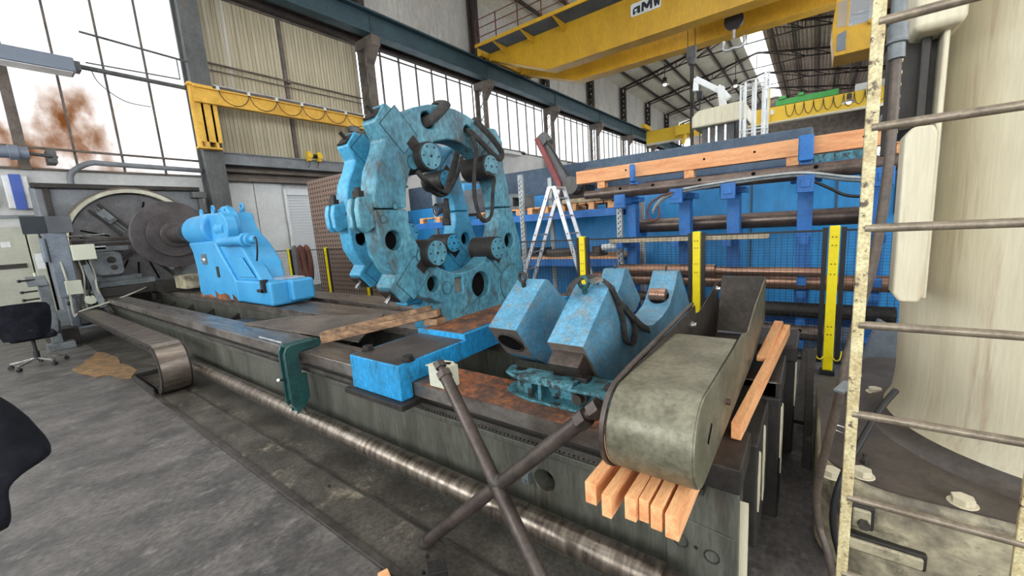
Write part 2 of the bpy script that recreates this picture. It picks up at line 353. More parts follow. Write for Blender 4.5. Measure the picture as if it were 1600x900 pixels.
# beams and cladding below the beige panels
m = MB(); m.box(XW, XW+.5, 4.8, 12.2, 4.15, 4.5).box(XW, XW+.55, 4.8, 12.2, 4.46, 4.5); m.box(XW, XW+.55, 4.8, 12.2, 4.13, 4.17)
struct(m.build('trim_5', hs_m, bevel=.01))
m = MB(); m.box(XW, XW+.12, 4.6, 12.2, 3.75, 4.13).cyl((XW+.35, 4.7, 3.98), (XW+.35, 12, 3.98), .06, n=12).box(XW, XW+.3, 4.6, 12.2, 3.68, 3.78)
struct(m.build('trim_6', steel_brown))
m = MB()
for a, b in ((4.75, 5.0), (5.02, 5.95), (5.97, 6.85)): m.box(XW-.05, XW, a, b, 0, 3.68)
struct(m.build('wall_left_cladding', white_panel, bevel=.006))
d = MB().box(XW-.03, XW+.03, 6.95, 10.2, 0, .1)
d.box(XW-.03, XW+.12, 6.95, 10.2, 3.28, 3.5)
z = .1
while z < 3.25: d.box(XW-.03, XW+.03, 6.95, 10.2, z, z+.075); d.box(XW-.03, XW-.005, 6.95, 10.2, z+.07, z+.1); z += .1
dr = struct(d.build('door_1', shutter_m)); MB().box(XW, XW+.1, 6.86, 6.95, 0, 3.5).box(XW, XW+.1, 10.2, 10.3, 0, 3.5).build('door_frame', white_m, dr)
# tall window beside the first column
def window(n, y0, y1, z0, z1, ny, bars, mat, wide=()):
    f = MB()
    f.box(XW-.06, XW+.04, y0, y1, z0, z0+.06).box(XW-.06, XW+.04, y0, y1, z1-.08, z1)
    for k in range(ny+1):
        y = y0+(y1-y0)*k/ny; ww = .09 if k in wide else (.022 if y1 < 5 else .03)
        f.box(XW-.03, XW+(.12 if k in wide else .03), y-ww, y+ww, z0, z1)
    for z in bars: f.box(XW-.02, XW+.03, y0, y1, z-.025, z+.025)
    w_ = struct(f.build('window_%d' % n, steel_brown))
    MB().box(XW-.035, XW-.028, y0+.01, y1-.01, z0+.03, z1-.04).build('pane', mat, w_)
window(1, -2.4, 4.6, 3.77, 12.0, 8, (), pane_st, (4,))
window(2, -8.0, -2.4, 3.77, 12.0, 6, (), pane_m, (3,))
for i in range(3, len(YC)-1):
    window(i, YC[i]+.1, YC[i+1]-.1, 6.1, 9.75, 7, (9.15,), pane_v)
m = MB().cyl((XW+.2, -2, 4.32), (XW+.2, 4.5, 4.22), .03, n=8)
tag(m.build('heating_pipe', steel_brown), 'thin dark rail pipe crossing the stained window near its sill', 'pipe')
m = MB(); m.tube(spline([(XW+.3, 1.75, 3.4), (XW+.3, 1.8, 3.7), (XW+.3, 2.15, 3.96), (XW+.3, 2.6, 3.97), (XW+.3, 4.5, 3.93)]), .065, 12)
tag(m.build('vent_pipe', hs_m), 'grey pipe that bends down into the headstock cabinet below the stained window', 'pipe')
m = MB().box(XW, XW+.05, -8, 4.6, 2.65, 2.72); struct(m.build('trim_7', hs_m))

# columns of the crane track
for i, y in enumerate(YC[1:]):
    n = MB()
    if y < 5:
        n.box(-14.75, -14.35, y-.03, y+.33, 0, 12.5); n.box(-14.35, -14.28, y-.1, y+.40, 0, 12.5); n.box(-14.82, -14.75, y-.1, y+.40, 0, 12.5)
    else:
        for x in (-14.78, -14.25): n.box(x-.03, x+.03, y-.17, y+.17, 0, 9.2)
        z = .4; k = 0
        while z < 8.9:
            n.bar((-14.78, y-.12, z), (-14.25, y-.12, z+.62), .05, .012); n.bar((-14.25, y+.12, z), (-14.78, y+.12, z+.62), .05, .012); z += .66
        n.box(-14.85, -13.75, y-.19, y+.19, 8.9, 9.25)
        n.prism([(-14.25, 8.9), (-13.75, 8.9), (-14.25, 8.3)], 'y', y-.16, y+.16)
    struct(n.build('trim_%d' % (10+i), steel_grey if y < 5 else steel_brown))
    n = MB()
    if y > 5:
        n.box(-14.9, -14.78, y-.16, y+.16, 9.9, 13.6); n.box(-14.55, -14.43, y-.16, y+.16, 9.9, 13.6)
        z = 10
        while z < 13.2: n.bar((-14.84, y, z), (-14.5, y, z+.4), .04, .2); n.bar((-14.5, y, z+.4), (-14.84, y, z+.8), .04, .2); z += .8
        struct(n.build('trim_%d' % (30+i), truss_m))
# crane girder
m = MB(); m.box(-14.05, -13.99, -8, 64, 9.3, 10.1).box(-14.2, -13.75, -8, 64, 10.06, 10.12).box(-14.2, -13.75, -8, 64, 9.26, 9.32)
for y in YC[1:]: m.box(-14.01, -13.95, y-.02, y+.02, 9.3, 10.08)
m.box(-13.93, -13.87, -8, 64, 10.12, 10.2)
struct(m.build('trim_50', girder_m))
m = MB(); m.box(-14.7, -14.1, -8, 64, 9.45, 9.5).box(-14.9, -14.7, 4.6, 64, 9.25, 9.9)
struct(m.build('trim_51', truss_m))
m = MB()
for y in YC[3:]:
    for t in range(18): m.cyl((-13.985, y+(.06 if t % 2 else -.06), 9.42+.075*(t//2)), (-13.97, y+(.06 if t % 2 else -.06), 9.42+.075*(t//2)), .016, n=6)
struct(m.build('trim_52', iron_m))

# roof: two slopes, purlins, trusses
XR, ZR, ZE, XE = -4.7, 16.0, 13.7, 5.8
m = MB()
def slab(mb, x0, z0, x1, z1, y0, y1, t=.12): mb.prism([(x0, z0), (x1, z1), (x1, z1+t), (x0, z0+t)], 'y', y0, y1)
slab(m, XW-.2, ZE, XR-.8, ZR-.17, -8, 66); struct(m.build('ceiling', roof_l))
m = MB(); slab(m, XR+.8, ZR-.17, XE+.3, ZE, -8, 66)
x = XR+1
while x < XE:
    zz = ZR-.2-(x-XR-.8)*(ZR-ZE)/(XE-XR); m.box(x, x+.09, -8, 66, zz-.05, zz+.04); x += .28
struct(m.build('ceiling_right', roof_r))
m = MB(); slab(m, XR-.8, ZR-.17, XR, ZR, -8, 66, .05); slab(m, XR, ZR, XR+.8, ZR-.17, -8, 66, .05)
struct(m.build('window_40', pane_m))
for k in range(1, 7):
    t = k/7
    struct(MB().box(XW+t*(XR-XW)-.05, XW+t*(XR-XW)+.05, -8, 66, ZE+t*(ZR-ZE)-.22, ZE+t*(ZR-ZE)-.03).build('trim_%d' % (60+k), truss_m))
    struct(MB().box(XR+t*(XE-XR)-.05, XR+t*(XE-XR)+.05, -8, 66, ZR+t*(ZE-ZR)-.27, ZR+t*(ZE-ZR)-.08).build('trim_%d' % (70+k), truss_m))
m = MB()
for y in YC[3:]:
    for q in (2.33, 4.66): m.box(XW, XR, y+q-.03, y+q+.03, 0, 0.01) if False else None
for i, y in enumerate(YC[3:]):
    t = MB(); L_ = (-14.7, y, 13.55); A_ = (XR, y, ZR-.35); Rr = (XE, y, 13.5)
    t.bar(L_, A_, .14, .16); t.bar(A_, Rr, .14, .16)
    b0 = (-14.6, y, 13.35); b1 = (-8.4, y, 14.35); b2 = (-1.0, y, 14.35); b3 = (XE, y, 13.35)
    t.bar(b0, b1, .1, .1); t.bar(b1, b2, .07, .08); t.bar(b2, b3, .1, .1)
    def on(p, q, s): return tuple(p[j]+(q[j]-p[j])*s for j in range(3))
    for a_, b_, c_ in ((L_, b0, 1), (Rr, b3, -1)):
        pb = b1 if c_ == 1 else b2
        for s_ in (.25, .5, .75, 1):
            up = on(a_, A_, s_*.62); lo = on(b_, pb, s_)
            t.bar(lo, (lo[0], y, up[2]+(lo[0]-up[0])*0), .05, .06)
            t.bar(lo, on(a_, A_, min(1, s_*.62+.16)), .05, .06)
    t.bar(b1, A_, .06, .07); t.bar(b2, A_, .06, .07); t.bar((XR, y, 14.35), A_, .05, .06)
    struct(t.build('trim_%d' % (80+i), truss_m))
# right wall, far wall and the wall behind the camera; unseen window band and gaps added for daylight
struct(MB().box(XE, XE+.3, 8.5, 66, 0, 4.6).box(XE, XE+.3, 8.5, 66, 9.2, 13.7).build('wall_right', steel_brown))
for i in range(8):
    y0 = 8.7+7.15*i; wf = struct(MB().box(XE-.04, XE+.1, y0-.12, y0+.12, 4.6, 9.2).box(XE-.02, XE+.06, y0, y0+7.15, 6.85, 6.95).build('window_%d' % (50+i), steel_brown)); MB().box(XE+.02, XE+.03, y0+.12, y0+7.03, 4.6, 9.2).build('pane', pane_m, wf)  # unseen window band, added so daylight reaches the left roof slope
struct(MB().box(XE, 9, 8.5, 8.7, 0, 13.7).box(9, 9.2, -8, 8.7, 0, 3.5).box(9, 9.2, -8, 8.7, 8, 13.7).build('wall_right_return', wall_grey))
struct(MB().box(XW, XE, 66, 66.2, 0, 16.2).build('wall_back', steel_brown))
struct(MB().box(XW, 9, -8.2, -8, 0, 2.2).box(XW, 9, -8.2, -8, 7, 14).build('wall_front', wall_grey))  # open band left in this unseen wall to let sky light in
slab_m = MB(); slab_m.box(XE, 9.2, -8, 8.7, 13.6, 13.8); struct(slab_m.build('ceiling_side', roof_l))
# crane rail on the right side
struct(MB().box(4.6, 4.95, 14, 64, 9.3, 10.1).build('trim_53', truss_m))
# high bay lamps
def bay_lamp(x, y, z, label):
    t = thing('pendant_lamp', label, 'lamp', (x, y, z), 'pendant lamps under the roof trusses')
    zr = ZE+(x-XW)*(ZR-ZE)/(XR-XW) if x < XR else ZR-(x-XR)*(ZR-ZE)/(XE-XR)
    MB().cyl((x, y, z), (x, y, zr), .03, n=8).box(x-.14, x+.14, y-.14, y+.14, z+.25, z+.6).build('lamp_body', truss_m, t)
    MB().cyl((x, y, z+.2), (x, y, z), .12, .42, n=20, caps=False).build('lamp_shade', alu, t)
    MB().sphere((x, y, z+.05), .16, 8).build('bulb', lamp_e, t)
LP = [((-10.6, 31.6, 12.9), 'pendant lamp under the first truss beyond the crane'), ((-10.9, 38.6, 12.9), 'pendant lamp under the second truss beyond the crane'),
      ((-6.4, 45.6, 13.2), 'pendant lamp hanging from the pale roof slope left of the ridge'), ((-12.3, 31.6, 13.0), 'small pendant lamp at the eaves over the yellow crane'),
      ((1.3, 24.6, 9.9), 'pendant lamp under the brown roof, upper of the two beside the crane cab'), ((1.6, 31.6, 9.9), 'pendant lamp under the brown roof, lower of the two beside the crane cab'),
      ((1.7, 38.6, 8.6), 'pendant lamp seen just below the far yellow crane beam')]
for (p, lb) in LP: bay_lamp(*p, lb)

# ------------------------------------------------------------------ the lathe bed
bed = thing('lathe_bed', 'long grey green lathe bed with three steel ways running from headstock to guard', 'lathe bed', (-6.5, 2.5, 0))
wall = [(-12.95, .0), (-.19, .0), (-.19, .68), (-12.95, .68)]
m = MB(); m.prism(wall, 'y', 1.60, 1.72, holes=[circ(-1.085, .36, .062)])
m.box(-12.95, -.19, 1.556, 1.62, 0, .06)
m.build('bed_wall', bed_m, bed, bevel=.006)
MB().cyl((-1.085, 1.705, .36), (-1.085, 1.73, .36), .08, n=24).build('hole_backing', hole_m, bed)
MB().box(-12.95, -.55, 1.585, 1.602, .51, .55).build('side_ledge', bed_m, bed, bevel=.008)
MB().box(-12.9, -.18, 1.50, 1.80, .69, .782).build('way', way_m, bed, bevel=.006)
m = MB().box(-12.9, -.3, 1.53, 1.60, .612, .64)
x = -5.2
while x < -.32: m.box(x, x+.014, 1.535, 1.60, .592, .613); x += .026
m.build('gear_rack', rack_m, bed, bevel=.002)
MB().box(-12.9, -.3, 1.56, 1.60, .64, .69).build('way_support', bed_dark, bed)
MB().box(-12.9, -.12, 2.42, 2.92, .69, .782).build('way', way_m, bed, bevel=.006)
MB().box(-12.9, -.2, 2.46, 2.60, 0, .69).build('middle_wall', bed_m, bed)
MB().box(-12.9, -.08, 3.12, 3.55, .69, .782).build('way', way_m, bed, bevel=.006)
m = MB().box(-12.9, -.2, 3.16, 3.5, 0, .69)
x = -7.4
while x < -.4: m.bar((x, 3.145, .63), (x+.05, 3.145, .685), .045, .03, up=(0, 1, 0)); m.cyl((x, 3.12, .60), (x+.012, 3.15, .69), .022, n=8); x += .105
m.build('screw_rack', rack_m, bed)
x = -12.2
while x < -.5:
    MB().prism([(1.7, 0), (3.2, 0), (3.2, .5), (2.75, .45), (2.5, .6), (2.2, .45), (1.95, .42), (1.7, .6)], 'x', x, x+.1).build('cross_rib', bed_dark, bed); x += 1.15
m = MB().cyl((-6.9, 1.455, .225), (-.43, 1.455, .225), .071, n=32)
m.cyl((-.43, 1.455, .225), (-.34, 1.455, .225), .052, n=24)
m.build('lead_screw', shaft_m, bed)
# stepped end castings, cream paint flaking where they were masked
def endblock(y0, y1, x1, z1, z0=0, nm='end_block', top=None, xs=.32):
    MB().box(x1-xs, x1, y0, y1, z0, z1).build(nm, bed_dark, bed, bevel=.012)
MB().box(-.60, -.205, 1.80, 3.52, 0, .66).build('end_block', bed_dark, bed)
MB().box(-.5, -.205, 1.80, 3.5, .66, .74).build('end_block', bed_dark, bed, bevel=.01)
MB().box(-.49, -.172, 1.492, 1.80, .684, .786).build('end_cap', dark_m, bed, bevel=.008); endblock(1.722, 1.80, -.195, .68)
endblock(1.86, 2.36, -.15, .70, .2); endblock(2.40, 2.62, -.10, .70); endblock(2.42, 2.92, -.10, .785, .66, 'end_cap')
endblock(2.66, 3.1, -.13, .64); endblock(3.10, 3.58, -.05, .785, .68, 'end_cap'); endblock(3.16, 3.5, -.06, .68)
for (x, y, z0, z1, wy) in ((-.165, 1.655, .06, .56, .018), (-.148, 1.90, .38, .66, .06), (-.148, 2.10, .30, .69, .06), (-.098, 2.44, .36, .65, .05), (-.098, 2.56, .2, .62, .07), (-.128, 2.74, .45, .62, .10), (-.058, 3.2, .35, .66, .06), (-.058, 3.4, .3, .6, .06)):
    rag = [(y-wy/3+random.uniform(-.012, .012), z0), (y+wy/2, z0+.05), (y+wy*.3, z0+(z1-z0)*.3), (y+wy*.55, z0+(z1-z0)*.55), (y+wy*.4, z1-.03), (y-wy*.2, z1), (y-wy*.5, z0+(z1-z0)*.6)]
    MB().prism(rag, 'x', x-.03, x+.004).build('paint_patch', cream_m, bed)
MB().prism([(-.46, .02), (-.2, .02), (-.2, .42), (-.46, .45)], 'y', 1.592, 1.602).build('end_plate', bed_m, bed, bevel=.003)
m = MB(); m.torus((-.40, 1.59, .33), (0, 1, 0), .028, .003, 20, 6).torus((-.28, 1.59, .31), (0, 1, 0), .028, .003, 20, 6)
m.cyl((-.34, 1.594, .325), (-.34, 1.588, .325), .008, n=10).build('plug', dark_m, bed)
MB().box(-1.21, -1.17, 1.57, 1.6, .325, .385).cyl((-1.19, 1.57, .34), (-1.19, 1.56, .34), .01, n=12).build('drain_fitting', grey_mach, bed)
tag(MB().prism([(1.49, .7825), (1.80, .7825), (1.80, .786), (1.49, .786)], 'x', -1.88, -.50).build('wear_plate', way_rust), 'rust-orange steel strip on the way under the teal jack and beside the white magnet block', 'plate')

# ------------------------------------------------------------------ headstock, face plate
hs = thing('headstock', 'tall grey headstock cabinet behind the large face plate under the stained window', 'headstock', (-13.9, 2.5, 0))
MB().box(-14.4, -13.45, 1.02, 4.0, 0, 3.3).build('cabinet', hs_m, hs, bevel=.03)
MB().box(-13.46, -13.3, .98, 3.95, 3.18, 3.28).box(-13.46, -13.36, 1.14, 1.24, 1.0, 3.2).build('top_rail', dark_m, hs, bevel=.01)
MB().box(-13.46, -13.22, 3.75, 4.05, 3.0, 3.15).box(-13.4, -13.3, 3.88, 3.98, 2.6, 3.0).build('bracket', steel_grey, hs)
MB().box(-13.46, -12.9, 1.55, 3.6, 0, .8).build('pedestal', bed_dark, hs, bevel=.01)
AX = (2.48, 1.935)
fp = thing('face_plate', 'huge grey four-jaw face plate with radial slots and a cream guard ring', 'face plate', (-13.3, AX[0], AX[1]))
m = MB(); m.cyl((-13.45, *AX), (-13.22, *AX), 1.12, n=72)
m.cyl((-13.22, *AX), (-13.19, *AX), .26, n=32).build('plate', plate_m, fp, bevel=.01)
MB().cyl((-13.19, *AX), (-13.05, *AX), .085, .05, n=20).sphere((-13.05, *AX), .05, 8).build('live_centre', chrome, fp)
def rad(a, r): return (AX[0]+r*math.cos(math.radians(a)), AX[1]+r*math.sin(math.radians(a)))
for a in (128, 218, 308, 35):
    j = MB()
    ca, sa = math.cos(math.radians(a)), math.sin(math.radians(a))
    for o_ in (-.11, .11):
        p = (-13.20, AX[0]+ca*.28-sa*o_, AX[1]+sa*.28+ca*o_); q = (-13.20, AX[0]+ca*1.05-sa*o_, AX[1]+sa*1.05+ca*o_)
        j.bar(p, q, .05, .05, up=(1, 0, 0))
    jw = j.build('jaw_slide', dark_m, fp)
    k = MB()
    for o_ in (-.035, .035):
        p = (-13.19, AX[0]+ca*.3-sa*o_, AX[1]+sa*.3+ca*o_); q = (-13.19, AX[0]+ca*1.0-sa*o_, AX[1]+sa*1.0+ca*o_); k.bar(p, q, .02, .035, up=(1, 0, 0))
    r_ = .72
    k.bar((-13.14, *rad(a, r_-.12)), (-13.14, *rad(a, r_+.2)), .17, .12, up=(1, 0, 0)); k.bar((-13.05, *rad(a, r_-.06)), (-13.05, *rad(a, r_+.05)), .12, .12, up=(1, 0, 0))
    k.build('jaw', grey_mach if a != 218 else dark_m, fp, bevel=.006)
for a in (162, 172, 75, 62, 240, 262, 285, 5, 335, 20):
    MB().bar((-13.212, *rad(a, .5)), (-13.212, *rad(a, .98)), .035, .02, up=(1, 0, 0)).build('slot', hole_m, fp)
MB().bar((-13.15, *rad(80, .50)), (-13.15, *rad(80, .60)), .1, .1, up=(1, 0, 0)).build('clamp_block', cream_m, fp)
outer = arc(AX[0], AX[1], 1.24, 183, 42, 40); inner = arc(AX[0], AX[1], 1.15, 42, 183, 40)
MB().prism(outer+inner, 'x', -13.3, -13.1).build('guard_ring', ringcream, fp)
MB().prism(arc(AX[0], AX[1], 1.27, 183, 38, 40)+arc(AX[0], AX[1], 1.24, 38, 183, 40), 'x', -13.34, -13.08).bar((-13.2, *rad(40, 1.2)), (-13.0, *rad(40, 1.2)), .12, .16).build('guard_rim', steel_brown, fp)

# ------------------------------------------------------------------ tailstock with the dark disc on its quill
AX2 = (2.49, 1.975)
ts = thing('tailstock', 'glossy sky-blue tailstock with round gear cover and lifting eyes on the bed', 'tailstock', (-7.3, 2.6, .78))
def side(pts, y): return [tuple(round(c, 3) for c in (p[0], y, p[1])) for p in pts]
body = [(-8.95, .80), (-9.0, 1.6), (-8.75, 2.27), (-7.37, 2.2), (-7.29, 1.985), (-7.16, 1.87), (-7.01, 1.775), (-6.88, 1.69), (-6.78, 1.6), (-6.68, 1.5), (-6.6, 1.405), (-6.55, 1.17), (-6.5, .80)]
MB().prism(body[::-1], 'y', 2.52, 2.86).build('body', tail_m, ts, bevel=.05, seg=4)
MB().prism([(-8.96, .80), (-8.9, 1.31), (-8.96, 1.6), (-9.12, 1.78), (-7.8, 1.78), (-7.7, 1.64), (-7.17, 1.12), (-7.15, .80)][::-1], 'y', 2.38, 2.7).build('front_cheek', tail_m, ts, bevel=.035, seg=3)
MB().prism([(-8.0, 1.72), (-6.95, 1.70), (-6.81, 1.6), (-6.36, 1.14), (-7.38, 1.12)][::-1], 'y', 2.43, 2.62).build('sloping_rib', tail_m, ts, bevel=.035, seg=3)
MB().cyl((-9.42, 2.66, 1.99), (-8.3, 2.66, 1.99), .275, n=40).build('quill_housing', tail_m, ts, bevel=.05, seg=3)
MB().box(-8.95, -6.0, 2.385, 2.95, .80, 1.15).build('foot', tail_m, ts, bevel=.04, seg=3)
MB().box(-6.05, -5.88, 2.62, 2.95, .84, 1.15).build('rear_foot', tail_m, ts, bevel=.04, seg=3)
MB().box(-6.5, -6.04, 2.6, 2.9, 1.15, 1.17).build('foot_shelf', alu, ts, bevel=.005)
MB().cyl((-7.45, 2.58, 1.98), (-7.45, 2.46, 1.98), .32, n=48).build('cover_flange', tail_m, ts, bevel=.02)
MB().cyl((-7.22, 2.48, 1.95), (-7.22, 2.33, 1.95), .23, n=48).build('gear_cover', tail_m, ts, bevel=.015)
for i in range(7): a = i*PI/4+1.2; MB().cyl((-7.45+.285*math.cos(a), 2.47, 1.98+.285*math.sin(a)), (-7.45+.285*math.cos(a), 2.44, 1.98+.285*math.sin(a)), .02, n=6).build('cover_bolt', tail_m, ts)
MB().cyl((-7.45, 2.36, 1.75), (-6.45, 2.36, 1.75), .07, n=20).cyl((-6.50, 2.36, 1.75), (-6.40, 2.36, 1.75), .10, n=20).cyl((-6.33, 2.36, 1.75), (-6.26, 2.36, 1.75), .09, n=20).cyl((-6.4, 2.36, 1.75), (-6.1, 2.36, 1.75), .05, n=16).cyl((-7.6, 2.36, 1.74), (-7.45, 2.36, 1.75), .015, .07, n=16).cyl((-7.5, 2.40, 1.95), (-7.15, 2.40, 1.95), .095, n=20).build('feed_shaft', tail_m, ts, bevel=.006)
MB().tube(spline([(-6.12, 2.33, 1.77), (-5.98, 2.3, 1.77), (-5.92, 2.28, 1.68), (-5.96, 2.28, 1.55), (-6.06, 2.3, 1.46)]), .011, 8).build('oil_line', black_m, ts)
for (x, y, z, r_) in ((-8.95, 2.62, 2.25, .045), (-8.35, 2.62, 2.25, .055), (-8.0, 2.72, 2.23, .05), (-7.48, 2.75, 2.21, .06)):
    MB().torus((x, y, z+r_+.015), (0, 1, 0), r_, .019, 20, 8).cyl((x, y, z-.02), (x, y, z+.03), .035, n=12).build('lifting_eye', tail_m, ts)
q = (-8.382, 1.483); MB().box(q[0]-.11, q[0]+.11, 2.365, 2.388, q[1]-.09, q[1]+.09).build('socket_frame', grey_mach, ts, bevel=.01)
MB().sphere((q[0]-.05, 2.365, q[1]+.0), .03, 8).build('socket_contact', copper, ts); MB().sphere((q[0]+.04, 2.365, q[1]-.01), .03, 8).build('socket_contact', white_m, ts)
q = (-7.853, 1.268); MB().box(q[0]-.055, q[0]+.055, 2.372, 2.388, q[1]-.09, q[1]+.09).build('nameplate', dark_m, ts)
MB().prism([(-7.4, 1.52), (-6.85, 1.50), (-6.5, 1.2), (-7.1, 1.2)], 'y', 2.402, 2.415).build('access_cover', tail_m, ts, bevel=.006)
for a, b, c in ((-8.9, -8.2, .87), (-8.15, -7.5, .92), (-7.4, -7.2, .9)): MB().prism([(a, .80), (b, .80), (b-.05, c-.03), (b-.2, c), (a+.15, c-.04), (a, c+.02)], 'y', 2.376, 2.387).build('rust_patch', way_rust, ts)
MB().box(-6.2, -6.12, 2.34, 2.42, 1.0, 1.18).box(-6.34, -6.13, 2.34, 2.38, 1.0, 1.04).build('latch_hook', black_m, ts)
MB().cyl((-10.1, *AX2), (-9.4, *AX2), .17, n=32).build('quill', iron_m, ts)
dc = thing('iron_disc', 'large dark iron disc mounted on the tailstock quill in front of the face plate', 'disc', (-10.35, *AX2))
MB().cyl((-10.42, *AX2), (-10.3, *AX2), .655, n=64).build('disc_body', disc_m, dc, bevel=.012)
MB().cyl((-10.3, *AX2), (-10.2, *AX2), .44, n=48).cyl((-10.2, *AX2), (-10.1, *AX2), .25, n=32).build('hub', disc_m, dc, bevel=.012)
MB().box(-12.2, -9.6, 2.75, 3.0, .79, .86).box(-12.0, -11.0, 2.3, 2.8, .79, 1.0).build('slide_block', dark_m, bed)
tag(MB().box(-10.9, -10.2, 2.5, 2.95, .865, 1.13).build('cardboard_box', cream_d), 'pale crate on the bed under the iron disc', 'box')

# ------------------------------------------------------------------ steady rest
seamc = M('dark_teal_seam', (34, 58, 64), None, .8, 0, 3)
sr = thing('steady_rest', 'turquoise twin-ring steady rest with eight rollers standing across the lathe bed', 'steady rest', (-2.4, 2.5, .78))
MB().prism([(1.4, .69), (1.49, .69), (1.49, .785), (2.0, .785), (2.0, .915), (1.4, .915)], 'x', -2.47, -1.95).build('front_foot', blue_m, sr, bevel=.006)
MB().box(-2.45, -1.97, 1.41, 1.985, .915, .9175).build('machined_top', grime, sr)
MB().box(-2.46, -1.955, 1.985, 3.62, .785, .955).build('base', blue_m, sr, bevel=.006)
MB().box(-2.40, -2.0, 2.0, 3.6, .955, .958).build('slide_face', way_rust, sr)
MB().box(-2.52, -1.90, 1.36, 1.56, .652, .688).build('retaining_strip', dark_m, sr, bevel=.005)
for p in ((-2.428, 1.487, 0.918), (-1.972, 1.466, 0.918)):
    MB().cyl((p[0], p[1]+.03, .918), (p[0], p[1]+.03, .922), .042, n=24).hexa((p[0], p[1]+.03, .922), (p[0], p[1]+.03, .952), .036).build('hex_bolt', dark_m, sr, bevel=.002)
def rings(X, s, mat, T, ny, rm, face):
    cy, cz = 2.5, 1.89
    def t(l): return [(cy+a*s, cz+b*s) for a, b in l]
    up = [(-.83, -.014), (-.83, .06), (-.822, .089), (-.783, .247), (-.716, .373), (-.686, .45), (-.742, .568), (-.646, .701), (-.561, .655), (-.526, .64), (-.4, .71), (-.243, .762), (-.1, .783), (.05, .778), (.18, .755), (.295, .722), (.42, .672), (.465, .69), (.558, .697), (.66, .577), (.643, .517), (.652, .342), (.695, .189), (.733, -.014)]
    up = up+arc(-.02, -.014, .535, 0, 180, 36)
    lo = [(.735, -.022), (.763, -.137), (.838, -.358), (.864, -.737), (.87, -.96), (-.30, -.96), (-.317, -.775), (-.42, -.72), (-.5, -.693), (-.569, -.649), (-.667, -.71), (-.788, -.568), (-.722, -.486), (-.76, -.44), (-.814, -.33), (-.83, -.15), (-.83, -.022)]
    lo = lo+arc(-.02, -.022, .535, 180, 360, 36)
    hu = [circ(-.27, .64, .06), circ(.18, .62, .048)]; hl = [circ(-.70, -.24, .068), circ(.655, -.338, .072), circ(-.371, -.607, .062), circ(.19, -.70, .115), [(-.13, -.60), (-.05, -.60), (-.05, -.72), (-.13, -.72)]]
    for nm, out, hh in (('upper_half_ring', up, hu), ('lower_half_ring', lo, hl)):
        o = MB().prism(t(out), 'x', X-T, X, holes=[t(h) for h in hh]).build(nm, mat, sr, bevel=.016, seg=2)
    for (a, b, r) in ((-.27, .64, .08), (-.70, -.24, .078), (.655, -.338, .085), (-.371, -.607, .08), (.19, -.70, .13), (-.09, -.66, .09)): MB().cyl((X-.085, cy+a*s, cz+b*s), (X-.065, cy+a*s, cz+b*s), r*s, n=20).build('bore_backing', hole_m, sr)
    MB().box(X-.05, X-.03, cy-.16*s, cy-.03*s, cz-.735*s, cz-.585*s).build('worn_slot', steel_brown, sr)
    # parting flanges and their bolts on the outer left edge
    for dx in (-T+.015, -.065):
        MB().prism(t([(-.82, .07), (-.93, .06), (-.95, -.02), (-.945, -.14), (-.90, -.18), (-.82, -.14)]), 'x', X+dx, X+dx+.05).build('clamp_lug', mat, sr, bevel=.012)
    MB().hexa((X-T*.5, cy-.885*s, cz+.06*s), (X-T*.5, cy-.885*s, cz+.105*s), .042).cyl((X-T*.5, cy-.885*s, cz-.13), (X-T*.5, cy-.885*s, cz+.13), .022, n=12).build('clamp_bolt', dark_m, sr)
    MB().cyl((X-T*.5, cy+.76*s, cz-.06), (X-T*.5, cy+.76*s, cz+.06), .04, n=14).build('hinge_pin', mat, sr)
    # rollers, their quills and the square lug ends
    for (a, b, ang) in ((-.345, .358, 135), (.36, .334, 45), (-.375, -.361, 225), (.372, -.389, 315)):
        if s < 1: k = .62 if a < 0 and b < 0 else .95; a *= k; b *= k
        c = (cy+a*s, cz+b*s); ca, sa = math.cos(math.radians(ang)), math.sin(math.radians(ang)); R_ = .108*s
        MB().bar((X-T*.5, c[0]+ca*.03, c[1]+sa*.03), (X-T*.5, c[0]+ca*.17, c[1]+sa*.17), .10, T+.012, up=(1, 0, 0)).build('roller_quill', dark_m, sr, bevel=.006)
        ro = MB().cyl((X-T-.03, *c), (X+.075, *c), R_, n=36).build('roller', rm, sr, bevel=.006)
        MB().cyl((X+.07, *c), (X+.082, *c), R_*.88, n=32).build('roller_face', face, ro)
        for i in range(6): MB().cyl((X+.08, c[0]+R_*.68*math.cos(i*PI/3), c[1]+R_*.68*math.sin(i*PI/3)), (X+.086, c[0]+R_*.68*math.cos(i*PI/3), c[1]+R_*.68*math.sin(i*PI/3)), .008, n=8).build('roller_screw', black_m, ro)
        MB().cyl((X+.08, *c), (X+.088, *c), .011, n=8).build('roller_screw', black_m, ro)
    for (a, b, ang) in ((-.69, .632, 135), (-.728, -.64, 225), (.61, .637, 45)):
        ca, sa = math.cos(math.radians(ang)), math.sin(math.radians(ang)); c = (cy+a*s, cz+b*s)
        MB().bar((X-T*.5, *c), (X-T*.5, c[0]+ca*.012, c[1]+sa*.012), .12, T*.72, up=(1, 0, 0)).build('end_plate', dark_m, sr)
        MB().cyl((X-T*.45, *c), (X-T*.45, c[0]+ca*.07, c[1]+sa*.07), .016, n=10).build('adjusting_screw', chrome if b < 0 else dark_m, sr)
    # engraved outlines: slide covers and round plugs
    for (a, b, r) in ((-.455, .315, .052), (-.455, -.38, .062), (-.235, -.66, .05), (-.77, -.09, .026), (-.66, .0, .024), (.42, -.015, .02)):
        MB().cyl((X-.004, cy+a*s, cz+b*s), (X+.003, cy+a*s, cz+b*s), r*s, n=24).build('plug', mat, sr)
        MB().torus((X+.001, cy+a*s, cz+b*s), (1, 0, 0), r*s, .0035, 24, 6).build('plug_seam', seamc, sr)
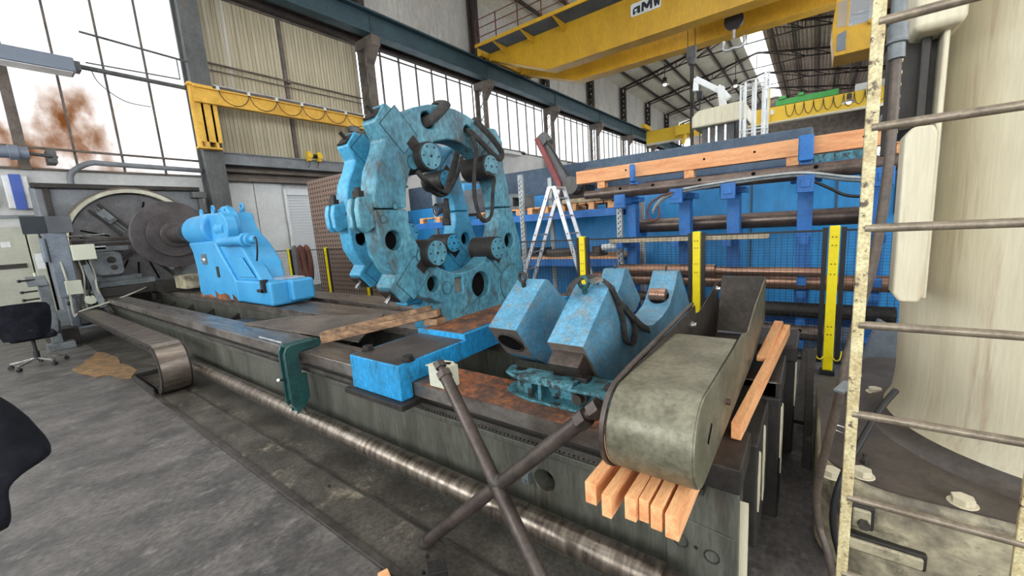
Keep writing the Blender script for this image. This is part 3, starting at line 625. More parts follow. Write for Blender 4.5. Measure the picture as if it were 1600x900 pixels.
    if s == 1:
        MB().cyl((X-.004, cy+.655, cz-.757), (X+.008, cy+.655, cz-.757), .185, n=48).build('round_cover', mat, sr, bevel=.003)
        MB().torus((X+.001, cy+.655, cz-.757), (1, 0, 0), .188, .004, 40, 6).build('cover_seam', seamc, sr)
    for (a, b, sg) in ((-.55, .53, 135), (-.56, -.53, 225), (.5, .47, 45), (.50, -.50, 315)):
        c = (cy+a*s, cz+b*s); ca, sa = math.cos(math.radians(sg)), math.sin(math.radians(sg)); w_, l_ = .10*s, .13*s
        q = [(c[0]+ca*i*l_-sa*j*w_, c[1]+sa*i*l_+ca*j*w_) for i, j in ((-1, -1), (-1, 1), (1, 1), (1, -1))]
        e = MB()
        for i in range(4): e.bar((X+.001, *q[i]), (X+.001, *q[(i+1) % 4]), .004, .004, up=(1, 0, 0))
        e.build('cover_seam', seamc, sr)
        MB().bar((X-.002, c[0]-ca*l_, c[1]-sa*l_), (X-.002, c[0]+ca*l_, c[1]+sa*l_), 2*w_, .008, up=(1, 0, 0)).build('slide_cover', mat, sr)
rings(-2.38, 1, ring_m, .17, 0, dark_m, ring_m)
rings(-2.88, .88, ring2_m, .16, 0, dark_m, ring2_m)
MB().box(-3.04, -2.75, 2.42, 3.55, .785, 1.08).build('rear_ring_foot', ring2_m, sr, bevel=.02)

# ------------------------------------------------------------------ slings on the steady rest
def sling(pts, label, r=.028, fl=.012, grp=None, k=8): return tag(MB().tube(spline(pts, k), r, 10, flat=fl).build('lifting_sling', sling_m), label, 'sling', grp)
XF = -2.38
def on_ring(px, x=XF+.03): return px
sling([(-2.60, 2.44, 2.60), (-2.5, 2.44, 2.695), (-2.42, 2.42, 2.70), (-2.33, 2.38, 2.66), (-2.33, 2.30, 2.585), (-2.36, 2.24, 2.53), (-2.45, 2.22, 2.52)], 'dark webbing sling threaded through the top left hole of the front ring', .045, .02)
sling([(-2.45, 2.731, 2.542), (-2.34, 2.663, 2.497), (-2.32, 2.771, 2.423), (-2.31, 2.922, 2.324), (-2.31, 3.013, 2.31), (-2.31, 3.03, 2.373), (-2.31, 2.904, 2.475), (-2.33, 2.798, 2.555), (-2.37, 2.791, 2.604), (-2.45, 2.862, 2.653)], 'dark round sling looped around the upper right of the front ring', .03, .017)
sling([(-2.4, 2.7, 2.523), (-2.33, 2.67, 2.449), (-2.31, 2.682, 2.338), (-2.3, 2.624, 2.155), (-2.3, 2.606, 1.944), (-2.3, 2.654, 1.793), (-2.3, 2.717, 1.753), (-2.3, 2.811, 1.806), (-2.295, 2.847, 2.002), (-2.27, 2.848, 2.12), (-2.24, 2.728, 2.153)], 'dark round sling hanging as a long loop below the right upper roller', .019, .015)
sling([(-2.32, 2.024, 2.13), (-2.32, 2.112, 2.057), (-2.5, 2.421, 2.013), (-2.62, 2.601, 2.04), (-2.7, 2.723, 2.127), (-2.76, 2.897, 2.349), (-2.85, 3.043, 2.497)], 'dark sling hanging in a V inside the ring below the left roller', .03, .016)
sling([(-2.36, 2.121, 2.048), (-2.5, 2.382, 1.986), (-2.6, 2.596, 2.027), (-2.66, 2.812, 2.224), (-2.7, 2.925, 2.372)], 'second dark strand of the V-shaped sling inside the ring', .022, .014)
tag(MB().cyl((-2.6, 2.565, 1.971), (-2.6, 2.543, 1.738), .022, .040, n=14).build('sling_sleeve', sling_m), 'dark tapered sleeve hanging point up below the V-shaped sling', 'sleeve')

# ------------------------------------------------------------------ V shaped lower rest segments
def segment(x0, x1, dy, label, which):
    t = thing('rest_segment', label, 'rest segment', ((x0+x1)/2, 2.7+dy, .785), 'steel-blue rest segments on the bed')
    prof = [(1.685, 1.096), (1.85, .885), (1.99, .79), (3.66, .79), (3.80, .883), (3.47, 1.235), (3.40, 1.235), (3.30, 1.115), (3.152, 1.0), (2.96, .955), (2.75, .945), (2.55, .99), (2.38, 1.08), (2.22, 1.21), (2.075, 1.335), (2.028, 1.345)]
    MB().prism([(a+dy, b) for a, b in prof], 'x', x0, x1).build('body', vblock_m, t, bevel=.004)
    d = Vector((0, .165, -.211)).normalized(); n = Vector((0, -.79, -.61)).normalized(); xm = (x0+x1)/2
    c = Vector((xm, 1.7675+dy, .9905))
    MB().bar(c-d*.132, c+d*.132, x1-x0-.004, .004, up=n).build('machined_end', steel_brown, t)
    if which == 'bore':
        MB().cyl(c+n*.0035, c+n*.006, .078, n=32).build('bore', hole_m, t)
        MB().torus(c+n*.006, n, .082, .006, 32, 6).build('bore_rim', dark_m, t)
    else:
        MB().bar(c-d*.075+n*.045, c+d*.10+n*.045, x1-x0-.03, .085, up=n).build('quill', tubew, t, bevel=.005)
    # far arm: bore or roller on the inner curve
    f0 = Vector((xm, 3.225+dy, 1.055)); fn = Vector((0, -.655, .755))
    MB().cyl(f0+fn*-.01, f0+fn*.006, .078, n=32).build('bore', hole_m, t)
    if which != 'bore':
        MB().cyl((xm-.065, f0.y-.012, f0.z+.015), (xm+.065, f0.y-.012, f0.z+.015), .052, n=24).cyl((xm-.01, f0.y-.012, f0.z+.015), (xm+.012, f0.y-.012, f0.z+.015), .056, n=24).build('roller', copper, t, bevel=.006)
    ec = Vector((xm-.02, 1.96+dy, 1.30+.03))
    MB().torus(ec+Vector((0, 0, .035)), (.25, 1, 0), .03, .011, 20, 8).cyl(ec-Vector((0, -.02, .04)), ec+Vector((0, 0, .012)), .016, n=10).build('lifting_eye', dark_m if which == 'bore' else greencl, t)
    MB().torus((xm, 3.43+dy, 1.255), (1, .2, 0), .022, .006, 16, 6).build('lifting_eye', iron_m, t)
    return t
segment(-1.57, -1.36, .12, 'steel-blue rest segment with an empty round bore in its lower end', 'bore')
segment(-1.075, -.87, 0, 'steel-blue rest segment draped with a black strap, bronze roller in its far arm', 'quill')
tag(MB().box(-1.34, -.5, 2.46, 2.9, .786, .83).build('packing_plate', dark_m), 'dark packing plate on the middle way beneath the strapped segment', 'plate')
sling([(-1.06, 1.891, 1.301), (-1.04, 1.932, 1.362), (-1, 1.979, 1.391), (-0.95, 2.018, 1.387), (-0.9, 2.03, 1.361), (-0.862, 2.033, 1.327), (-0.855, 2.101, 1.251), (-0.85, 2.268, 1.134), (-0.85, 2.463, 1.015), (-0.85, 2.548, 0.973), (-0.85, 2.598, 0.947)], 'black flat strap lying over the top of the bronze-roller segment', .026, .008)
sling([(-0.86, 2.02, 1.329), (-0.855, 2.09, 1.227), (-0.85, 2.146, 1.123), (-0.85, 2.186, 0.991), (-0.85, 2.266, 0.945), (-0.85, 2.322, 0.961), (-0.855, 2.33, 1.06), (-0.857, 2.188, 1.196)], 'black strap loop hanging down the right side of the bronze-roller segment', .02, .007)
tag(MB().bar((-0.93, 1.927, 1.376), (-0.9, 1.974, 1.384), .05, .02).build('strap_buckle', chrome), 'shiny steel buckle on the strap beside the teal lifting eye', 'buckle')

# ------------------------------------------------------------------ teal jack bracket on the rusty way
jk = thing('clamping_bracket', 'chipped teal cast clamping bracket lying on the rusty way', 'bracket', (-1.03, 1.7, .787))
top = [(-1.36, 1.72), (-1.34, 1.66), (-1.28, 1.63), (-1.15, 1.60), (-.92, 1.60), (-.62, 1.60), (-.60, 1.66), (-.62, 1.78), (-.92, 1.80), (-1.15, 1.76), (-1.22, 1.76), (-1.26, 1.70), (-1.30, 1.70), (-1.33, 1.76), (-1.36, 1.77)]
MB().prism(top, 'z', .889, .905).build('top_flange', teal_m, jk, bevel=.004)
MB().prism(top, 'z', .787, .802).build('bottom_flange', teal_m, jk, bevel=.004)
MB().box(-1.27, -1.17, 1.66, 1.73, .80, .89).box(-1.09, -.62, 1.69, 1.73, .80, .89).box(-1.10, -1.08, 1.61, 1.73, .80, .89).box(-.66, -.64, 1.61, 1.73, .80, .89).build('web', teal_m, jk, bevel=.003)
MB().cyl((-.885, 1.69, .845), (-.885, 1.62, .845), .026, n=16).cyl((-.885, 1.67, .845), (-.885, 1.655, .845), .040, n=20).cyl((-.885, 1.66, .845), (-.885, 1.66, .895), .010, n=8).build('grease_screw', iron_m, jk)
MB().box(-.93, -.86, 1.69, 1.75, .905, .93).box(-.76, -.70, 1.66, 1.72, .905, .925).each('wedge', dark_m, jk, bevel=.003)
tag(MB().prism([(1.60, .9055), (1.74, .9055), (1.72, .922), (1.62, .922)], 'x', -1.22, -.90).build('locking_lever', teal_m, bevel=.004), 'flat teal lever plate lying on the clamping bracket', 'plate')

# ------------------------------------------------------------------ white block and the crossed socket key
wb = thing('magnet_block', 'small white-painted block with torn paper on top beside the blue foot', 'block', (-1.72, 1.53, .782))
MB().box(-1.80, -1.65, 1.50, 1.60, .787, .915).build('block_body', creambox, wb, bevel=.004)
m = MB(); m.prism([(-1.81, 1.49), (-1.72, 1.485), (-1.64, 1.50), (-1.65, 1.58), (-1.70, 1.61), (-1.79, 1.60)], 'z', .9155, .919)
m.build('paper_scrap', cream_m, wb)
MB().bar((-1.78, 1.53, .922), (-1.68, 1.57, .924), .025, .004).build('tear', hole_m, wb)
ky = thing('socket_key', 'large brown cross-shaped socket wrench leaning against the bed', 'wrench', (-1.13, 1.27, 0))
K0 = (-1.62, 1.215, .035); K1 = (-.70, 1.325, .925); K2 = (-1.575, 1.42, .925); K3 = (-.66, 1.11, .095)
m = MB().cyl(K0, K1, .033, n=24); m.cyl(K2, K3, .033, n=24); m.build('tube', tubew, ky)
m = MB()
def along(p, q, s): p = Vector(p); q = Vector(q); return p+(q-p).normalized()*s
m.hexa(along(K1, K0, .02), along(K1, K0, -.03), .042); m.cyl(along(K1, K0, -.02), along(K1, K0, -.06), .024, n=12); m.hexa(along(K1, K0, -.055), along(K1, K0, -.105), .04)
m.build('hex_end', tubew, ky, bevel=.002); m = MB()
m.hexa(along(K2, K3, .02), along(K2, K3, -.02), .042); m.cyl(along(K2, K3, -.01), along(K2, K3, -.05), .020, n=12); m.hexa(along(K2, K3, -.045), along(K2, K3, -.08), .034)
m.build('hex_end', tubew, ky, bevel=.002)
MB().cyl(along(K0, K1, .03), along(K0, K1, -.035), .037, n=20).build('socket_end', iron_m, ky)
MB().cyl(along(K0, K1, -.0351), along(K0, K1, -.036), .022, n=16).build('socket_hole', hole_m, ky)
MB().sphere((-1.13, 1.275, .52), .045, 8, 1, .9, 1.1).build('weld', iron_m, ky)

# ------------------------------------------------------------------ sheet-metal guard on its slats
gd = thing('sheet_guard', 'khaki sheet-metal belt guard with rounded nose lying on pine slats at the bed end', 'guard', (-.37, 2.0, .865))
nose = [(1.24+.14*math.cos(math.radians(a)), 1.01+.14*math.sin(math.radians(a))) for a in range(270, 89, -6)]
lp = nose+[(1.35, 1.156), (1.88, 1.178), (2.30, 1.20), (2.315, 1.15), (2.42, 1.14), (2.97, 1.235), (2.99, .90), (2.9, .868)]
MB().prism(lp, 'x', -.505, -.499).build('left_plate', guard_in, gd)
rp = nose+[(1.35, 1.146), (1.9, 1.13), (2.05, 1.13), (2.25, 1.09), (2.55, 1.16), (3.15, 1.235), (3.15, .95), (2.7, .868)]
MB().prism(rp, 'x', -.246, -.240).build('right_plate', guard_m, gd)
def strip(pts, x0, x1, th):
    a = [Vector((0, p[0], p[1])) for p in pts]; o = []; ii = []
    for i, p in enumerate(a):
        d = (a[min(i+1, len(a)-1)]-a[max(i-1, 0)]).normalized(); nn = Vector((0, -d.z, d.y)); o.append(p+nn*th); ii.append(p)
    return [(q.y, q.z) for q in ii]+[(q.y, q.z) for q in o[::-1]]
lid = [(1.5, .868)]+nose+[(1.35, 1.150), (1.6, 1.145), (1.90, 1.143)]
m = MB(); q = strip(lid, 0, 0, .005); m.prism(q, 'x', -.499, -.246); o = m.build('nose_sheet', guard_m, gd)
rim = nose[2:]+[(1.35, 1.160), (1.88, 1.182), (2.30, 1.204)]
MB().prism(strip(rim, 0, 0, .012), 'x', -.522, -.506).build('rim_strip', tubew, gd, bevel=.002)
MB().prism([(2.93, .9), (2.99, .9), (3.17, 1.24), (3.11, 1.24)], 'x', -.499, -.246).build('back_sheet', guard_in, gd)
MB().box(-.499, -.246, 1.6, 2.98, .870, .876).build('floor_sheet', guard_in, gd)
for (y, z) in ((2.22, 1.11), (2.90, 1.19)):
    MB().cyl((-.499, y, z), (-.490, y, z), .022, n=16).cyl((-.49, y, z), (-.475, y, z), .014, n=8).build('bolt', chrome, gd)
MB().hexa((-.24, 1.62, .98), (-.226, 1.62, .98), .012).build('bolt', way_rust, gd)
MB().bar((-.2385, 1.28, .98), (-.2385, 1.335, 1.02), .003, .012).build('slot', hole_m, gd)
slats = [(-.545, 1.065, .040, 'pine slat end nearest the crossed wrench, leftmost under the guard'), (-.478, 1.035, .032, 'second pine slat from the left under the guard nose'),
         (-.412, 1.06, .036, 'short rough pine slat third from the left under the guard nose'), (-.376, 1.075, .030, 'narrow pine slat with visible end grain, fourth from the left'),
         (-.335, 1.062, .034, 'wide reddish-ended pine slat, second from the right'), (-.288, 1.05, .038, 'rightmost pine slat under the guard nose')]
for (x, y, wd, lb) in slats:
    tag(MB().box(x-wd/2, x+wd/2, y, y+1.6, .787, .862).build('pine_slat', wood_m, bevel=.002), lb, 'slat', 'pine slats under the guard')
tag(MB().box(-.63, -.585, 1.33, 1.75, .787, .86).build('pine_slat', wood_m, bevel=.002), 'short pine block peeking out left of the guard nose', 'slat')
tag(MB().bar((-.216, 1.70, .825), (-.115, 3.20, .875), .036, .07).build('pine_slat', wood_m, bevel=.002), 'long pine slat leaning out beside the right plate of the guard', 'slat')
tag(MB().bar((-.20, 2.5, .875), (-.16, 3.15, .93), .05, .03).build('pine_slat', wood_m, bevel=.004), 'splintered pine board on top of the long slat behind the guard', 'slat')

# ------------------------------------------------------------------ things on the ways
tag(MB().prism([(-3.905, 2.7), (-3.12, 1.869), (-5.205, 1.726), (-5, 2.168)], 'z', .786, .80).build('cover_sheet', steel_brown), 'flat dull steel sheet bridging the front and middle ways', 'sheet')
tag(MB().prism([(-6.9, 1.86), (-5.9, 1.9), (-5.6, 2.3), (-6.6, 2.35)], 'z', .60, .61).build('cover_sheet', iron_m), 'smaller grey sheet sunk between the ways left of the flat sheet', 'sheet')
tb = thing('timber_packing', 'pair of oil-soaked square timbers lying slantwise across the ways', 'timber', (-2.9, 2.0, .8))
P0 = Vector((-3.372, 1.693, 0.83)); P1 = Vector((-2.38, 2.154, 1.05))
MB().bar(P0, P1, .075, .06).build('beam', oldwood, tb, bevel=.008)
MB().bar(P0+Vector((-.2, .09, .0)), P1+Vector((-.12, .05, .02)), .06, .05).build('beam', oldwood, tb, bevel=.008)
tag(MB().bar(P1+Vector((-.12, -.02, -.10)), P1+Vector((.02, .0, -.10)), .12, .11).build('timber_block', oldwood, bevel=.006), 'short dark timber block under the upper end of the slanting timbers', 'timber')
cl = thing('c_clamp', 'dark green cast clamp hooked over the front way', 'clamp', (-3.42, 1.5, .22))
cp = [(1.40, .24), (1.40, .30), (1.365, .36), (1.365, .80), (1.385, .84), (1.42, .855), (1.66, .855), (1.68, .83), (1.66, .79), (1.49, .785), (1.47, .74), (1.48, .60), (1.52, .59), (1.52, .38), (1.46, .30), (1.46, .24)]
for dx in (0, .10):
    MB().prism(cp, 'x', -3.50+dx, -3.475+dx).build('cheek', greencl, cl, bevel=.006)
MB().box(-3.476, -3.40, 1.385, 1.40, .38, .78).box(-3.48, -3.40, 1.40, 1.64, .835, .85).box(-3.48, -3.40, 1.41, 1.45, .24, .32).build('web', greencl, cl)
MB().cyl((-3.9, 1.40, .872), (-3.46, 1.40, .872), .011, n=10).cyl((-3.50, 1.36, .56), (-3.40, 1.30, .60), .012, n=10).cyl((-3.36, 1.44, .30), (-3.33, 1.42, .29), .018, n=10).cyl((-3.46, 1.39, .34), (-3.4, 1.38, .35), .015, n=10).each('toggle_bar', chrome, cl)

# ------------------------------------------------------------------ chip belt along the front of the bed
bl = thing('chip_belt', 'brown steel slat belt that curls down to the floor in front of the bed', 'belt', (-9, 1.2, 0))
R0 = .30; cx = -6.13
def lane(r): return [(-12.4, .31+r), (-9, .31+r)]+arc(cx, .31, r, 90, -90, 20)+[(-7.0, .31-r)]
top_ = lane(R0); low_ = lane(R0-.05)
MB().prism(top_+low_[::-1], 'y', 1.06, 1.32).build('slat_band', belt_m, bl)
m = MB()
x = -12.3
while x < cx: m.box(x, x+.014, 1.062, 1.318, .607, .6125); x += .19
m.each('slat_rib', iron_m, bl)
m = MB()
for yy in (1.045, 1.325):
    m.prism(lane(R0-.004)+lane(R0-.075)[::-1], 'y', yy, yy+.014)
m.build('side_chain', dark_m, bl)
m = MB(); x = -12.3
while x < cx-.02: m.cyl((x, 1.045, .575), (x, 1.037, .575), .020, n=8); x += .09
m.each('chain_roller', iron_m, bl)
MB().box(-7.1, -6.0, 1.0, 1.36, .008, .02).box(-7.1, -6.1, 1.0, 1.015, .02, .10).box(-7.1, -7.08, 1.0, 1.36, .02, .10).build('tray', dark_m, bl)
# sand like absorbent beside it
m = MB(); pts = []
for i in range(22):
    a = 2*PI*i/22; rr = 1+.25*math.sin(3*a)+.12*math.sin(7*a+1); pts.append((-8.6+1.1*rr*math.cos(a), .93+.24*rr*math.sin(a)))
tag(MB().prism(pts, 'z', .006, .010).build('absorbent_granules', sand_m), 'yellowish spilled granules on the floor beside the chip belt', 'granules', kind='stuff')
# small block and wood at the bottom edge
t = tag(MB().prism([(-1.415, 1.045), (-1.35, 1.0), (-1.29, 1.065), (-1.36, 1.11)], 'z', .025, .15).build('steel_block', dark_m, bevel=.003), 'dark square steel block standing on the floor plate at the bottom edge', 'block')
tag(MB().bar((-1.65, .955, .03), (-1.50, .90, .03), .05, .05).build('wood_offcut', wood_m, bevel=.004), 'pine offcut on the floor left of the square steel block', 'offcut')
m = MB()
for (x, y) in ((-1.56, 1.12), (-1.74, 1.06), (-1.3, 1.4)): pass
for i, (x, y, z) in enumerate(((-1.56, 1.16, .012), (-1.48, 1.07, .03), (-2.6, 1.2, .012))):
    tag(MB().hexa((x, y, z), (x, y, z+.014), .010).build('loose_nut', dark_m), ('loose nut on the floor plate near the foot of the crossed wrench', 'loose nut just behind the square steel block', 'loose nut on the channel cover left of the crossed wrench')[i], 'nut', 'loose nuts on the floor')

# ------------------------------------------------------------------ big machine on the right: base, column, ladder, conduits
mc = thing('boring_machine_column', 'tall cream cast machine column on a grimy round-cornered base at the right', 'machine column', (1.05, 2.95, 0))
def rrect(x0, x1, y0, y1, r, n=8): return arc(x1-r, y1-r, r, 0, 90, n)+arc(x0+r, y1-r, r, 90, 180, n)+arc(x0+r, y0+r, r, 180, 270, n)+arc(x1-r, y0+r, r, 270, 360, n)
MB().prism(rrect(.06, 2.6, 2.10, 3.55, .28), 'z', 0, .49).prism(rrect(.30, 2.4, 3.2, 4.1, .25), 'z', 0, .49).build('base', cream_d, mc, bevel=.035, seg=4)
MB().prism(rrect(.075, 2.58, 2.12, 3.54, .27), 'z', .489, .494).prism(rrect(.32, 2.38, 3.22, 4.08, .24), 'z', .489, .4935).build('base_top', grime, mc)
m = MB(); n = 64; prof = [(.49, .78), (.515, .72), (.55, .685), (.62, .655), (.75, .645), (1.2, .65), (2.2, .66), (4.0, .67), (6.5, .67)]
v = []; f = []
for z, r in prof:
    for i in range(n): a = 2*PI*i/n; v.append((1.05+r*math.cos(a), 2.97+r*math.sin(a), z))
for k in range(len(prof)-1):
    for i in range(n): f.append((k*n+i, k*n+(i+1) % n, (k+1)*n+(i+1) % n, (k+1)*n+i))
m.add(v, [q for q in f if q[0] >= 2*n], True); m.build('column', cream_m, mc); MB().add(v, [q for q in f if q[0] < 2*n], True).build('column_foot', grime, mc)
MB().box(.385, .405, 2.42, 2.7, 1.26, 6.4).build('guide_way', cream_m, mc, bevel=.02)
pl = [(.285, 1.29), (.31, 1.25), (.37, 1.25), (.385, 1.29), (.385, 1.95), (.37, 1.985), (.31, 1.985), (.285, 1.95)]
MB().prism([(x+.005, z) for x, z in pl], 'y', 2.38, 2.50).build('guide_end_cover', cream_m, mc, bevel=.012, seg=3)
MB().box(.29, .44, 2.36, 2.9, 2.34, 4.2).build('saddle', cream_m, mc, bevel=.03)
MB().box(.27, .40, 2.52, 2.95, 1.99, 2.36).box(.24, .27, 2.6, 2.64, 1.9, 2.4).box(.33, .36, 2.46, 2.5, 1.99, 2.36).build('dark_slideway', bed_dark, mc, bevel=.006)
m = MB()
for i in range(20): z = 1.98+i*.024; m.torus((.262+.002*(i % 2), 2.44, z), (1 if i % 2 else 0, 0 if i % 2 else 1, 0), .011, .0035, 10, 6)
m.build('chain', ladder_m, mc)
for (px, y) in ((0.356, 3.276), (0.218, 2.2), (0.516, 2.167), (0.109, 2.136), (0.359, 2.045)):
    if y < 2.1: continue
    MB().cyl((px, y, .492), (px, y, .497), .045, n=20).hexa((px, y, .497), (px, y, .522), .036).build('hex_bolt', cream_m, mc, bevel=.002)
p = (0.235, 2.318, 0.5); MB().hexa((p[0], p[1], .495), (p[0], p[1], .51), .02).cyl((p[0], p[1], .5), (p[0], p[1], .54), .010, n=10).build('stud', iron_m, mc)
for (x0, x1, z0, z1) in ((.17, .255, .31, .42), (.16, .42, .20, .275), (.56, .75, .17, .25)):
    MB().box(x0, x1, 2.075, 2.11, z0, z1).build('access_frame', bed_dark, mc, bevel=.008)
    MB().box(x0+.012, x1-.012, 2.06, 2.08, z0+.012, z1-.012).build('access_cover', cream_d, mc, bevel=.008)
MB().hexa((.22, 2.06, .35), (.22, 2.04, .35), .022).build('cover_bolt', iron_m, mc)
ld = thing('fixed_ladder', 'paint-chipped cream tubular ladder in front of the tall machine column', 'ladder', (.3, 1.6, 0))
for x in (.124, .500):
    MB().bar((x, 1.6, .02 if x < .2 else .02), (x, 1.6, 4.0), .030, .014, up=(0, 1, 0)).build('rail', ladder_m, ld, bevel=.003)
for z in (.445, .732, 1.028, 1.322, 1.618, 1.905, 2.185, 2.48, 2.77):
    MB().cyl((.124, 1.6, z), (.500, 1.6, z), .0125, n=16).build('rung', rung_m, ld)
for z in (3.2,): MB().bar((.5, 1.6, z), (.62, 2.5, z), .02, .02).build('standoff', ladder_m, ld)
YH = 1.9
tag(MB().tube(spline([(0.201, 1.95, 2.225), (0.204, 1.95, 2.064), (0.201, 1.92, 1.894), (0.192, 1.9, 1.682), (0.174, 1.9, 1.459), (0.147, 1.9, 1.293), (0.119, 1.88, 1.098), (0.094, 1.87, 0.891), (0.071, 1.9, 0.708), (0.055, 1.95, 0.501), (0.069, 1.95, 0.356), (0.104, 1.9, 0.259), (.155, 1.88, .02)]), .0145, 12).build('armoured_conduit', hose_m), 'thick brown armoured conduit sagging behind the cream ladder', 'conduit')
t = MB(); t.cyl((0.201, 1.95, 2.221), (0.203, 1.95, 2.161), .022, n=20).cyl((0.2, 1.95, 2.265), (0.202, 1.95, 2.217), .027, n=20).torus((0.202, 1.95, 2.213), (0, 0, 1), .025, .005)
tag(t.cyl((0.199, 1.95, 2.255), (.22, 1.95, 4.2), .02, n=16).build('conduit_gland', grey_mach), 'grey coupling at the upper end of the thick armoured conduit', 'coupling')
tag(MB().tube(spline([(0.338, 2.45, 0.82), (0.277, 2.35, 0.754), (0.206, 2.2, 0.651), (0.145, 2.06, 0.556), (0.118, 2.03, 0.414), (0.129, 2.03, 0.263), (.2, 2.0, .02)]), .013, 10).build('rubber_cable', black_m), 'thin dark cable curving off the base behind the ladder rail', 'cable')
tag(MB().bar((0.092, 1.7, 1.056), (0.121, 1.75, 1.076), .03, .008).build('loose_clip', grey_mach), 'bent grey clip tied to the left ladder rail', 'clip')
tag(MB().torus((.16, 2.55, .53), (.2, .1, 1), .05, .003, 24, 6).build('wire_ring', chrome), 'bright wire ring beside the ladder rail above the machine base', 'ring')
sh = [(0.461, 4.3, 0.745), (0.61, 4.3, 0.643), (.47, 4.12, 0), (.24, 4.12, 0)]
q = MB(); vs = [Vector(p) for p in sh]; q.add(vs+[p+Vector((0, .012, 0)) for p in vs], [(0, 1, 2, 3), (7, 6, 5, 4), (0, 4, 5, 1), (1, 5, 6, 2), (2, 6, 7, 3), (3, 7, 4, 0)])
q.bar(vs[0], vs[3], .02, .02); tag(q.build('leaning_sheet', slate_sheet), 'blue-grey folded sheet leaning behind the cream machine base', 'sheet')
tag(MB().prism([(3.0, 0.0), (3.12, 0.0), (3.95, .52), (3.80, .55)], 'x', .0, .05).build('leaning_plank', dark_m, bevel=.004), 'dark flat bar lying against the floor between bed end and fence', 'bar')
tag(MB().bar((-.02, 3.55, .06), (.02, 4.3, .42), .10, .04).build('leaning_plank', dark_m, bevel=.004), 'second dark bar leaning just left of the first behind the bed end', 'bar')

# ------------------------------------------------------------------ safety fence
def post(x, label):
    t = thing('fence_post', label, 'fence post', (x, 4.93, 0), 'yellow posts of the black mesh fence')
    MB().box(x-.04, x+.04, 4.90, 4.96, .05, 1.485).build('post_body', safety_m, t, bevel=.006)
    MB().box(x-.06, x+.06, 4.88, 4.98, 0, .05).build('base_plate', black_m, t, bevel=.004)
    for z in (.42, .50, 1.02, 1.12, 1.30, 1.38):
        MB().cyl((x-.014, 4.899, z), (x-.014, 4.896, z), .006, n=8).build('bolt', black_m, t); MB().cyl((x+.014, 4.899, z), (x+.014, 4.896, z), .006, n=8).build('bolt', black_m, t)
    return t
PX = [(.168, 'yellow fence post on the right with bent hooks at its foot, beside the ladder'), (-1.055, 'yellow fence post rising behind the open end of the sheet guard'), (-2.49, 'yellow fence post behind the black strap, crossed by the step ladder'),
      (-7.55, 'yellow fence post stub showing below the rear ring'), (-9.09, 'yellow fence post in front of the brown perforated boards'), (-10.92, 'yellow fence post closest to the tailstock, left of the red-brown hoses')]
p0 = None
for x, lb in PX: post(x, lb)
hk = MB()
for sx in (-1, 1): hk.tube(spline([(.168+sx*.03, 4.895, .20), (.168+sx*.06, 4.87, .17), (.168+sx*.09, 4.87, .19), (.168+sx*.10, 4.87, .27)]), .005, 8)
tag(hk.build('cable_hook', safety_m), 'thin bent yellow hooks at the foot of the right-hand fence post', 'hook')
xs = [1.5]+[p[0] for p in PX]+[-12.4]
for i in range(len(xs)-1):
    b, a = xs[i], xs[i+1]; a += .055; b -= .055
    t = thing('mesh_panel', ['black mesh fence panel right of the last yellow post behind the ladder', 'black mesh fence panel in front of the bronze pipes', 'black mesh fence panel behind the steel-blue rest segments', 'long black mesh fence panel running behind the rings and in front of the step ladder', 'black mesh fence panel under the brown perforated boards', 'black mesh fence panel carrying the red-brown hoses', 'black mesh fence panel behind the blue tailstock'][i], 'fence panel', ((a+b)/2, 4.93, .12), 'black mesh panels of the safety fence')
    fr = MB()
    for x in (a+.015, b-.015): fr.box(x-.02, x+.02, 4.915, 4.945, .12, 1.47)
    fr.box(a, b, 4.92, 4.94, 1.43, 1.45).box(a, b, 4.92, 4.94, .12, .15); fr.build('frame', black_m, t)
    me = MB(); x = a+.05; k = 0
    st = .05 if i < 5 else .1
    while x < b-.02: me.box(x-.0016, x+.0016, 4.928, 4.932, .13, 1.45); x += st
    z = .18
    while z < 1.43: me.box(a, b, 4.926, 4.929, z-.0013, z+.0013); z += .03 if i < 5 else .09
    o = me.build('wire_mesh', black_m, t)

# ------------------------------------------------------------------ cantilever rack with pipes and timber
rk = thing('cantilever_rack', 'blue cantilever rack holding pipes and a long orange timber', 'rack', (-.9, 6.05, 0))
for (x, top) in ((-.085, 2.05), (-.84, 2.0), (-1.44, 1.98), (-2.2, 2.0), (.55, 2.05)):
    MB().box(x-.075, x+.075, 5.98, 6.14, 0, top).build('upright', rackblue, rk, bevel=.006)
    MB().box(x-.15, x+.15, 5.9, 6.16, top-.09, top-.02).build('crosshead', rackblue, rk, bevel=.006)
    for z, yb in ((1.99, 5.52), (1.365, 5.48), (.90, 5.54), (.73, 5.66), (.39, 5.66), (.165, 5.5)):
        MB().box(x-.045, x+.045, yb, 5.98 if z != .9 else 5.69, z-.10, z-.02).build('arm', rackblue, rk, bevel=.004)
    MB().box(x-.045, x+.045, 6.14, 6.56, 1.36, 1.44).build('arm', rackblue, rk)
    MB().box(x-.08, x+.08, 5.53, 5.58, 1.83, 2.02).build('arm_stop', rackblue, rk, bevel=.01)
for x, hw in ((-.095, .07), (-2.06, .035)): MB().box(x-hw, x+hw, 5.66, 5.74, 2.18, 2.46-(.07-hw)).build('arm_stop', rackblue, rk, bevel=.02)
for x in (-.095, -2.06): MB().box(x-.06, x+.06, 5.74, 6.1, 2.10, 2.19).build('arm', rackblue, rk, bevel=.01)
MB().box(-2.4, 1.0, 6.16, 6.22, .2, .3).build('brace', rackblue, rk)
